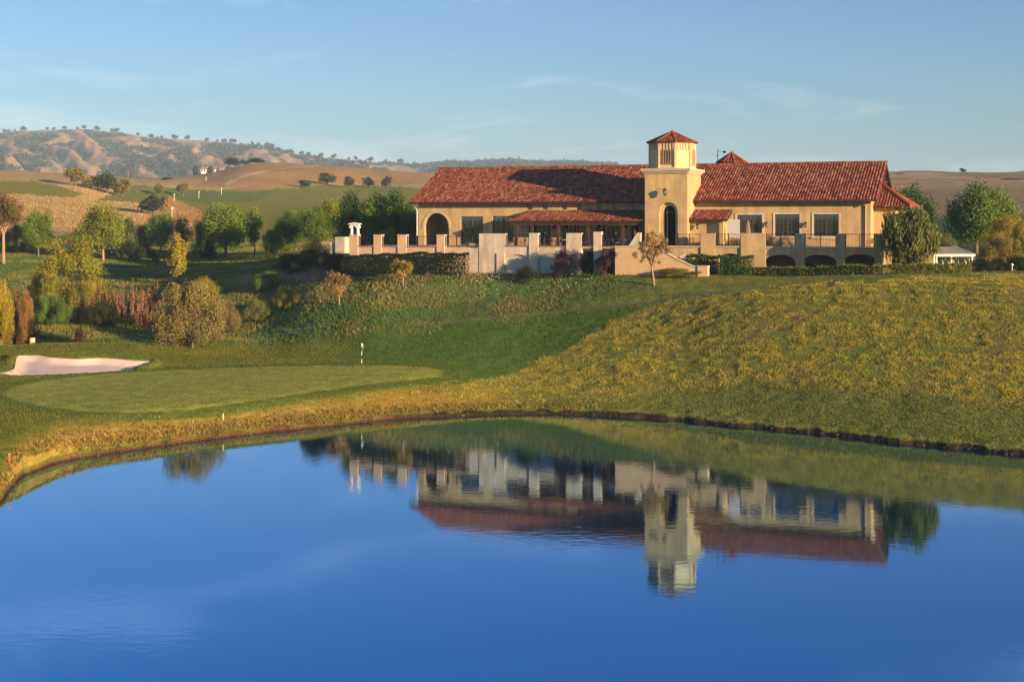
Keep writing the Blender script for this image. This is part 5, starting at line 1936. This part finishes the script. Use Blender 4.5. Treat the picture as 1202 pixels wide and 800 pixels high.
# ------------------------------------------------------------------ hedges
def hedge(name, pts, width, height, foliage, label, seed=1, dens=330, leaf=.12, lumpy=.12, cut=True, group=None):
    """clipped hedge: leaves packed in and over a box that follows the ground"""
    g_ = np.random.default_rng(seed)
    P = [np.array((p.x, p.y, p.z)) for p in pts]
    segL = [np.linalg.norm(P[i + 1] - P[i]) for i in range(len(P) - 1)]
    n = int(sum(segL) * (height * 2 + width) * dens)
    cum = np.cumsum([0] + segL)
    u = g_.random(n) * cum[-1]
    k = np.clip(np.searchsorted(cum, u) - 1, 0, len(segL) - 1)
    f_ = (u - cum[k]) / np.array(segL)[k]
    PA = np.array(P)
    base = PA[k] * (1 - f_[:, None]) + PA[k + 1] * f_[:, None]
    d = PA[k + 1] - PA[k]; d[:, 2] = 0; d /= np.linalg.norm(d, axis=1)[:, None]
    nr = np.stack([-d[:, 1], d[:, 0], d[:, 0] * 0], -1)
    face = g_.random(n)
    lum = (vnoise(u * 1.2, u * 0 + seed, seed) - .5) * 2 * lumpy
    wv = np.where(face < .35, -width / 2, np.where(face < .5, width / 2, (g_.random(n) - .5) * width))
    hv = np.where(face < .5, g_.random(n) * height, height)
    hv = np.where(face > .92, g_.random(n) * height, hv)
    p = base + nr * (wv + g_.normal(size=n) * .07)[:, None]
    p[:, 2] += (hv + g_.normal(size=n) * .06 + lum * (hv / height))
    nm = g_.normal(size=(n, 3)); nm /= np.linalg.norm(nm, axis=1)[:, None]
    t = np.cross(nm, g_.normal(size=(n, 3))); t /= np.linalg.norm(t, axis=1)[:, None]
    b = np.cross(nm, t)
    s = leaf * (.6 + .8 * g_.random(n))[:, None]
    o0 = PA[0]
    V_ = np.stack([p - t * s * .6, p + b * s * .45, p + t * s * .6, p - b * s * .45], 1).reshape(-1, 3) - o0
    br = .75 + .5 * g_.random(n) + (vnoise(u * 2, hv * 3, seed + 5) - .5) * .5
    me = np_mesh('hedge_leaves', V_, np.arange(n * 4).reshape(-1, 4), np.repeat(br, 4)[:, None] * np.ones((1, 3)))
    e = empty(name, tuple(o0))
    link('foliage', me, e, GREENS[foliage])
    st = MB()
    for i in range(len(P) - 1):
        m_ = max(1, int(segL[i] / .6))
        for j in range(m_):
            q = P[i] + (P[i + 1] - P[i]) * ((j + .5) / m_) - o0
            st.tube([(q[0], q[1], q[2] - .2), (q[0] + random.uniform(-.15, .15), q[1] + random.uniform(-.1, .1), q[2] + height * .85)], [.04, .02], 5)
    st.build('stems', MATS['bark_dark'], e, dz=0)
    tag(e, label, 'hedge', group)
    return e


def line_at(pl):
    return [Vector(((a - CX) / F * Y, Y, ground((a - CX) / F * Y, Y) - .05)) for a, Y in pl]


def wp_(px, t, dz=0):
    s_ = S(px, t)
    w = W(s_, t, 0)
    w.z = ground(w.x, w.y) + dz
    return w


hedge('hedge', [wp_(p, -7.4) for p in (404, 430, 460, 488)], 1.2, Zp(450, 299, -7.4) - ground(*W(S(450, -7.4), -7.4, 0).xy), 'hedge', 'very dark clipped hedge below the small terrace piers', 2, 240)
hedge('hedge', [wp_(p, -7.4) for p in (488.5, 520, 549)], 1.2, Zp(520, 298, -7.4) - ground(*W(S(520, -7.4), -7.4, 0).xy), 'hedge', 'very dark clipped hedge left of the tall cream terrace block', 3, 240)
hedge('hedge', [wp_(p, -6.6) for p in (843, 862, 884)], 1.3, 1.75, 'dark', 'dark green clipped hedge block under the right terrace, right one of the two', 4, 420, .1)
hedge('hedge', [wp_(p, -5.9) for p in (806, 822, 841)], 1.0, 1.8, 'dark', 'dark green clipped hedge block behind the stair end pier', 5, 420, .1)
hedge('boxwood_hedge', line_at([(846, 141), (900, 138), (952, 135)]), .9, .72, 'box', 'left length of the low yellow green hedge along the right terrace', 6, 420, .1, .10, group='low hedge lengths')
hedge('boxwood_hedge', line_at([(952.5, 135), (990, 133), (1030, 131)]), .9, .78, 'box', 'middle length of the low yellow green hedge along the right terrace', 7, 420, .1, .10, group='low hedge lengths')
hedge('boxwood_hedge', line_at([(1031, 131), (1080, 130), (1140, 129)]), .9, .8, 'box', 'right length of the low green hedge, below the drooping tree', 8, 420, .1, .10, group='low hedge lengths')

# ------------------------------------------------------------------ grass: uncountable tufts
def sample_ground(n, vlo, vhi, plo, phi, seed=1):
    g_ = np.random.default_rng(seed)
    i0, i1 = np.searchsorted(azf, az_of(plo)), np.searchsorted(azf, az_of(phi))
    r0, r1 = np.searchsorted(vq, vlo), np.searchsorted(vq, vhi)
    ar = np.diff(RF, axis=0)[r0:r1, i0:i1] * RF[r0:r1, i0:i1] * np.diff(azf)[i0:i1][None, :]
    pr_ = np.clip(ar, 0, None).ravel(); pr_ /= pr_.sum()
    k = g_.choice(len(pr_), n, p=pr_)
    a = r0 + k // (i1 - i0); b = i0 + k % (i1 - i0)
    fu, fv = g_.random(n), g_.random(n)

    def bl(M):
        return (M[a, b] * (1 - fu) + M[a + 1, b] * fu) * (1 - fv) + (M[a, b + 1] * (1 - fu) + M[a + 1, b + 1] * fu) * fv
    return bl(XX), bl(YY), bl(ZF), a, b


def tufts(name, x, y, z, hgt, wid, cols, blades, label, seed=1, lean=.45):
    g_ = np.random.default_rng(seed)
    n = len(x)
    X = np.repeat(x, blades); Yv = np.repeat(y, blades); Z = np.repeat(z, blades)
    hb = np.repeat(hgt, blades) * (.55 + .75 * g_.random(n * blades))
    wb_ = np.repeat(wid, blades) * (.7 + .6 * g_.random(n * blades))
    a = g_.random(n * blades) * 2 * math.pi
    X = X + np.cos(a) * hb * .25 * g_.random(len(a)); Yv = Yv + np.sin(a) * hb * .25 * g_.random(len(a))
    a2 = g_.random(n * blades) * 2 * math.pi
    lx, ly = np.cos(a) * lean * hb * g_.random(len(a)), np.sin(a) * lean * hb * g_.random(len(a))
    wx, wy = np.cos(a2) * wb_, np.sin(a2) * wb_
    V_ = np.stack([np.stack([X - wx, Yv - wy, Z - .04], -1), np.stack([X + wx, Yv + wy, Z - .04], -1), np.stack([X + lx, Yv + ly, Z + hb], -1)], 1).reshape(-1, 3)
    cc_ = np.repeat(cols, blades, 0) * (.8 + .4 * g_.random((n * blades, 1)))
    me = np_mesh(name, V_, np.arange(len(V_)).reshape(-1, 3), np.repeat(cc_, 3, 0))
    me.materials.append(mat_attr('grass_blades', rough=.8, trans=.35, spec=.1))
    return tag(link(name, me), label, 'grass', kind='stuff')


x, y, z, a, b = sample_ground(420000, 6.6, 13.2, 480, 1215, 5)
wt = hillm[a, b]
keep = rng.random(len(x)) < wt * .98 * (wt > .06)
x, y, z, a, b = x[keep], y[keep], z[keep], a[keep], b[keep]
clump = fbm(x * 1.1, y * 1.1, 101)
keep = clump > .15 + .35 * rng.random(len(x))
x, y, z, a, b, clump = x[keep], y[keep], z[keep], a[keep], b[keep], clump[keep]
base_c = C[a, b]
mixv = smooth(.35, .65, fbm(x * .2, y * .2, 103))[:, None]
gcol = (np.array([[.55, .45, .070]]) * mixv + np.array([[.34, .40, .050]]) * (1 - mixv))
gcol = np.where(rng.random((len(x), 1)) < .35, np.array([[.55, .45, .07]]), np.where(rng.random((len(x), 1)) < .4, np.array([[.30, .36, .05]]), gcol)) * (.55 + .8 * rng.random((len(x), 1)))
tan_ = (rng.random(len(x)) < .12)[:, None]
gcol = np.where(tan_, np.array([[.62, .38, .16]]), gcol)
hg = (.04 + .07 * smooth(.4, .7, clump)) * (.6 + .8 * rng.random(len(x)))
tufts('golden_weeds', x, y, z, hg, .012 + .018 * rng.random(len(x)), gcol, 4, 'golden and olive wild grass tufts on the hillside right of the fairway', 7)

x, y, z, a, b = sample_ground(230000, 9.7, 13.9, -30, 800, 6)
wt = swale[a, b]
wt = np.maximum(wt, ((YY[a, b] > 141) & (PX[a, b] > 250) & (PX[a, b] < 830) & (fwm[a, b] < .1)) * .9)
keep = (rng.random(len(x)) < wt) & (YY[a, b] < 262)
x, y, z, a, b = x[keep], y[keep], z[keep], a[keep], b[keep]
cl = fbm(x * .25, y * .25, 107)
ppx, ppy = PX[a, b], PY[a, b]
dg = np.array([[.115, .19, .045]]); og = np.array([[.30, .26, .07]]); pk = np.array([[.46, .28, .22]]); tn = np.array([[.32, .25, .09]])  # green, olive and pink brightened to offset the shade of the hollow
mm = smooth(.42, .68, cl)[:, None]
gc = dg * (1 - mm) + og * mm
# pink feather grass band and dry band below it, as wide drifts
pb_ = np.exp(-((ppy - np.interp(ppx, [260, 300, 350, 390, 450], [334, 331, 326, 322, 318])) / 7) ** 2) * smooth(270, 290, ppx) * (1 - smooth(385, 400, ppx))
db_ = np.exp(-((ppy - np.interp(ppx, [230, 300, 400, 450], [352, 350, 348, 348])) / 12) ** 2) * smooth(250, 280, ppx) * (1 - smooth(430, 460, ppx))
gc = np.where((rng.random(len(x)) < pb_)[:, None], pk, gc)
gc = np.where((rng.random(len(x)) < db_ * .6)[:, None], tn, gc)
gc = np.where(((rng.random(len(x)) < .5) & (ppx > 690) & (ppy < 345))[:, None], np.array([[.20, .19, .04]]), gc)
hh2 = (.16 + .30 * cl + .35 * pb_) * (.6 + .8 * rng.random(len(x)))
hh2 *= np.where((ppx > 470) & (ppy > 318), .6, 1)
tufts('rough_grass', x, y, z, hh2 * .75, .018 + .03 * rng.random(len(x)), gc * (.75 + .5 * rng.random((len(x), 1))), 4, 'dark rough grass and wild growth on the slope behind the green', 9)

x, y, z, a, b = sample_ground(60000, 6.25, 8.6, -10, 700, 8)
sd_ = np.hypot(x, y) - np.interp(CX + F * x / y, sh_px, sh_Y) * np.hypot(x, y) / y
wt = np.exp(-((sd_ - 1.0) / 1.3) ** 2) * (1 - .75 * smooth(430, 650, CX + F * x / y))
keep = rng.random(len(x)) < wt
x, y, z = x[keep], y[keep], z[keep]
gcol = np.array([[.42, .28, .08]]) * (.6 + .7 * rng.random((len(x), 1)))
gm_ = (rng.random(len(x)) < .42)[:, None]
gcol = np.where(gm_, np.array([[.16, .17, .03]]), gcol)
tufts('bank_grass', x, y, z, .09 + .14 * rng.random(len(x)), .02 + .02 * rng.random(len(x)), gcol, 4, 'dry golden grass along the lake bank', 13, .6)

# short turf on the mound and banks gives their edges a nap
x, y, z, a, b = sample_ground(110000, 6.4, 11.2, -10, 1210, 15)
keep = (gd[a, b] < -.2) & (bd[a, b] < -.05) & (hillm[a, b] < .6)
x, y, z, a, b = x[keep], y[keep], z[keep], a[keep], b[keep]
tufts('short_turf', x, y, z, .035 + .05 * rng.random(len(x)), .025 + .03 * rng.random(len(x)), C[a, b] * (.7 + .7 * rng.random((len(x), 1))), 4, 'short green turf on the banks and mounds by the lake', 17, .8)

# golden meadow far off
x, y, z, a, b = sample_ground(60000, 13.9, 16.0, -20, 480, 19)
kk = C[a, b][:, 0] > .3
x, y, z, a, b = x[kk], y[kk], z[kk], a[kk], b[kk]
tufts('meadow_grass', x, y, z, .12 + .15 * rng.random(len(x)), .08 + .12 * rng.random(len(x)), C[a, b] * (.9 + .3 * rng.random((len(x), 1))), 3, 'dry golden meadow grass on the far slopes', 21, .6)

# white wild flowers on the slope below the terrace
fx, fy, fz = [], [], []
gq = np.random.default_rng(23)
for (pc, qc, sp, sq, n) in ((575, 326, 22, 5, 260), (560, 338, 45, 8, 110), (440, 314, 28, 4, 90), (500, 328, 30, 5, 60), (620, 322, 22, 3, 60), (480, 345, 30, 6, 50), (660, 338, 22, 5, 60)):
    for _ in range(n):
        p = hit(gq.normal(pc, sp), gq.normal(qc, sq), 141, 172)
        fx.append(p.x + gq.normal() * .15); fy.append(p.y + gq.normal() * .15); fz.append(p.z + gq.uniform(.28, .5))
P_ = np.stack([fx, fy, fz], -1)
n = len(P_)
s_ = gq.uniform(.025, .055, n)[:, None]
nm = gq.normal(size=(n, 3)) + np.array([0, -1.0, 1.0]); nm /= np.linalg.norm(nm, axis=1)[:, None]
t = np.cross(nm, gq.normal(size=(n, 3))); t /= np.linalg.norm(t, axis=1)[:, None]
bb2 = np.cross(nm, t)
Vp = np.stack([P_ + (t * math.cos(k * math.pi / 3) + bb2 * math.sin(k * math.pi / 3)) * s_ for k in range(6)], 1).reshape(-1, 3)
fcn = np.array([[.62, .57, .45], [.58, .50, .28], [.65, .62, .56]])[gq.integers(0, 3, n)]
fme = np_mesh('wild_flowers', Vp, np.arange(n * 6).reshape(-1, 6), np.repeat(fcn, 6, 0))
fme.materials.append(mat_attr('petals', rough=.8, trans=.3))
tag(link('wild_flowers', fme), 'small white and cream wild flowers sprinkled below the terrace', 'flowers', kind='stuff')

# stones along the muddy edge
gs = np.random.default_rng(29)
mb = MB()
for _ in range(420):
    px = gs.uniform(0, 1202) if gs.random() < .45 else gs.uniform(0, 560)
    sy_ = float(np.interp(px, sh_px, sh_Y)) + gs.uniform(-.45, .5)
    X_ = (px - CX) / F * sy_
    z_ = ground(X_, sy_)
    r_ = gs.uniform(.04, .13)
    c_ = (.15, .10, .06) if gs.random() < .4 else (.08, .06, .04)
    mb.lathe(X_, sy_, [(r_ * .6, z_ - r_ * .4), (r_, z_ + r_ * .1), (r_ * .7, z_ + r_ * .5), (r_ * .2, z_ + r_ * .62)], 7, gs.random(), c_)
so = mb.build('shore_stones', mat_attr('stone', rough=.9, nscale=6, namp=.3, bump=.4, bscale=20))
tag(so, 'small brown stones along the waterline', 'stones', kind='stuff')

# ------------------------------------------------------------------ small things on the course
p = hit(424.5, 431, 100, 135)
fl = empty('flagstick', tuple(p))
Yf = p.y
hf = H + (YH - 402.5) * Yf / F - p.z
mb = MB()
nseg = 6
for i in range(nseg):
    z0_, z1_ = hf * i / nseg, hf * (i + 1) / nseg
    mb.tube([(0, 0, z0_), (0, 0, z1_)], .028, 8, (.75, .74, .72) if i % 2 else (.06, .06, .06))
mb.build('pole', mat_attr('pole_paint', rough=.5), fl, dz=0)
mb = MB()
vs, fs = [], []
for i in range(9):
    f_ = i / 8
    for k in (0, 1):
        vs.append((.02 + .14 * f_ + .05 * math.sin(f_ * 5), .07 * math.sin(f_ * 7 + k), hf - .04 - k * (.34 - .1 * f_) - .30 * f_))
for i in range(8):
    fs.append((2 * i, 2 * i + 1, 2 * i + 3, 2 * i + 2))
mb.add(vs, fs)
fo = mb.build('flag', mat('flag_cloth', (.75, .74, .72), .8, .05, 5), fl, dz=0)
sm = fo.modifiers.new('s', 'SOLIDIFY'); sm.thickness = .006
tag(fl, 'golf flagstick with a limp white flag on the right side of the green', 'flagstick')

for (px, py, hpx, cc_, txt) in ((262, 493, 8, (.62, .55, .42), 'pale yellow marker stake on the bank below the green'), (11, 543, 11, (.55, .16, .06), 'red marker stake on the bank at the left edge')):
    p = hit(px, py, 60, 130)
    st_ = empty('marker_stake', tuple(p))
    hh_ = hpx * p.y / F
    MB().box(-.035, .035, -.035, .035, -.1, hh_ * .86).build('stake', mat('stake_%d' % px, cc_, .7, .05, 3), st_, dz=0)
    MB().box(-.04, .04, -.04, .04, hh_ * .86, hh_).build('stake_cap', mat('stake_cap', (.5, .42, .3), .7, .05, 3), st_, dz=0)
    tag(st_, txt, 'stake')
p = at(39, 139)
zz = H + (YH - 400.5) * 139 / F
sb = empty('course_sign', (p.x, p.y, min(p.z, zz - .4)))
zb_ = zz - sb.location.z
MB().box(-.14, -.10, -.03, .03, 0, zb_).box(.10, .14, -.03, .03, 0, zb_).build('posts', timber, sb, dz=0)
MB().box(-.22, .20, -.05, -.031, zb_ - .12, zb_ + .36).build('board', mat('sign_cream', (.70, .62, .48), .6, .05, 3), sb, dz=0)
MB().box(-.32, -.222, -.05, .05, zb_ - .3, zb_ + .3).build('edge_post', mat('sign_orange', (.55, .20, .06), .6, .05, 3), sb, dz=0)
tag(sb, 'small cream sign board with an orange post behind the mound at the left', 'sign')

# fence along the far side of the row of trees
for nm_, (x0, x1), lab in (('rail_fence', (-30, 176), 'long brown post and rail fence behind the row of round trees'), ('rail_fence', (182, 262), 'brown rail fence length behind the golden column tree')):
    fe = empty(nm_, tuple(at(x0, 283)))
    o0 = fe.location.copy()
    pts = [at(a_, 283) for a_ in np.linspace(x0, x1, int((x1 - x0) / 14) + 1)]
    for p in pts:
        q = p - o0
        MB().box(q.x - .08, q.x + .08, q.y - .08, q.y + .08, q.z - .3, q.z + 1.25).build('post', mat('fence_wood', (.22, .13, .07), .9, .2, 2), fe, dz=0)
    for h_ in (.45, .8, 1.12):
        mb = MB()
        mb.tube([(p.x - o0.x, p.y - o0.y, p.z - o0.z + h_) for p in pts], .06, 6)
        mb.build('rail', MATS['fence_wood'], fe, dz=0)
    tag(fe, lab, 'fence')

# range markers, far posts and houses
for (px, py, Y_, s_, txt) in ((202, 246, 330, .42, 'round white marker in front of the golden hill'), (204.5, 229, 450, .3, 'small white marker beside the far fairway mound'), (233.5, 226, 480, .3, 'white post at the left end of the far sand'), (260, 222, 520, .3, 'white post below the hill track'), (242, 209, 620, .32, 'white post near the white houses')):
    p = at(px, Y_)
    mk = empty('course_marker', tuple(p))
    hh_ = max(.9, H + (YH - py) * Y_ / F - p.z)
    MB().box(-.06, .06, -.06, .06, 0, hh_).build('post', white_p, mk, dz=0)
    MB().lathe(0, 0, [(.05, hh_), (s_ * .8, hh_ + s_ * .5), (s_ * .8, hh_ + s_), (.05, hh_ + s_ * 1.5)], 10).build('head', white_p, mk, dz=0)
    tag(mk, txt, 'marker')
for (px, txt) in ((150.5, 'left'), (162.5, 'right')):
    p = at(px, 820)
    up = empty('utility_pole', tuple(p))
    MB().tube([(0, 0, -1), (0, 0, 7)], [.3, .2], 8).build('pole', MATS['fence_wood'], up, dz=0)
    MB().box(-1.2, 1.2, -.1, .1, 5.9, 6.1).build('crossarm', MATS['fence_wood'], up, dz=0)
    tag(up, 'thin wooden utility pole at the foot of the mountain, the %s one of two' % txt, 'utility pole')
for i, (px, w_, txt) in enumerate(((240, 6, 'left'), (251, 6, 'middle'), (260.5, 4, 'right'))):
    Y_ = 1040
    x_ = (px - CX) / F * Y_
    zt = H + (YH - 195.5) * Y_ / F
    zb_ = H + (YH - 199.5) * Y_ / F
    hs = empty('farmhouse', (x_, Y_, zb_ - 3))
    ww = w_ * Y_ / F / 2
    MB().box(-ww, ww, -4, 4, 0, zt - zb_ + 1.0).build('wall', white_p, hs, dz=0)
    mb = MB()
    hz_ = zt - zb_ + 1.0
    vs = [(-ww - .4, -4.6, hz_), (ww + .4, -4.6, hz_), (ww + .4, 4.6, hz_), (-ww - .4, 4.6, hz_), (-ww - .4, 0, hz_ + 2), (ww + .4, 0, hz_ + 2)]
    mb.add(vs, [(0, 1, 5, 4), (2, 3, 4, 5), (0, 4, 3), (1, 2, 5), (3, 2, 1, 0)])
    mb.build('roof', mat('farm_roof', (.30, .20, .14), .9, .1, 1), hs, dz=0)
    for e in (-.5, .5):
        MB().box(e * ww - .5, e * ww + .5, -4.04, -4.01, 1.8, 3.2).build('window', glass, hs, dz=0)
    tag(hs, 'tiny white farmhouse at the foot of the mountain, %s of the three' % txt, 'house', 'white houses at the foot of the mountain')

# ------------------------------------------------------------------ haze
def haze():
    me = bpy.data.meshes.new('haze')
    x0, x1, y0, y1, z0, z1 = -7300, 7300, -7300, 7300, -6, 232
    me.from_pydata([(x0, y0, z0), (x1, y0, z0), (x1, y1, z0), (x0, y1, z0), (x0, y0, z1), (x1, y0, z1), (x1, y1, z1), (x0, y1, z1)], [], [(0, 3, 2, 1), (4, 5, 6, 7), (0, 1, 5, 4), (1, 2, 6, 5), (2, 3, 7, 6), (3, 0, 4, 7)])
    m = bpy.data.materials.new('haze_air')
    n, l = nodes_of(m)
    n.clear()
    o = n.new('ShaderNodeOutputMaterial')
    v = n.new('ShaderNodeVolumePrincipled')
    v.inputs['Color'].default_value = (.46, .68, 1.0, 1)
    v.inputs['Density'].default_value = HAZE
    v.inputs['Anisotropy'].default_value = -.15
    l.new(v.outputs['Volume'], o.inputs['Volume'])
    me.materials.append(m)
    tag(link('haze', me), 'thin pale air haze over the distance', 'haze', kind='stuff')


HAZE = 0.00017
haze()
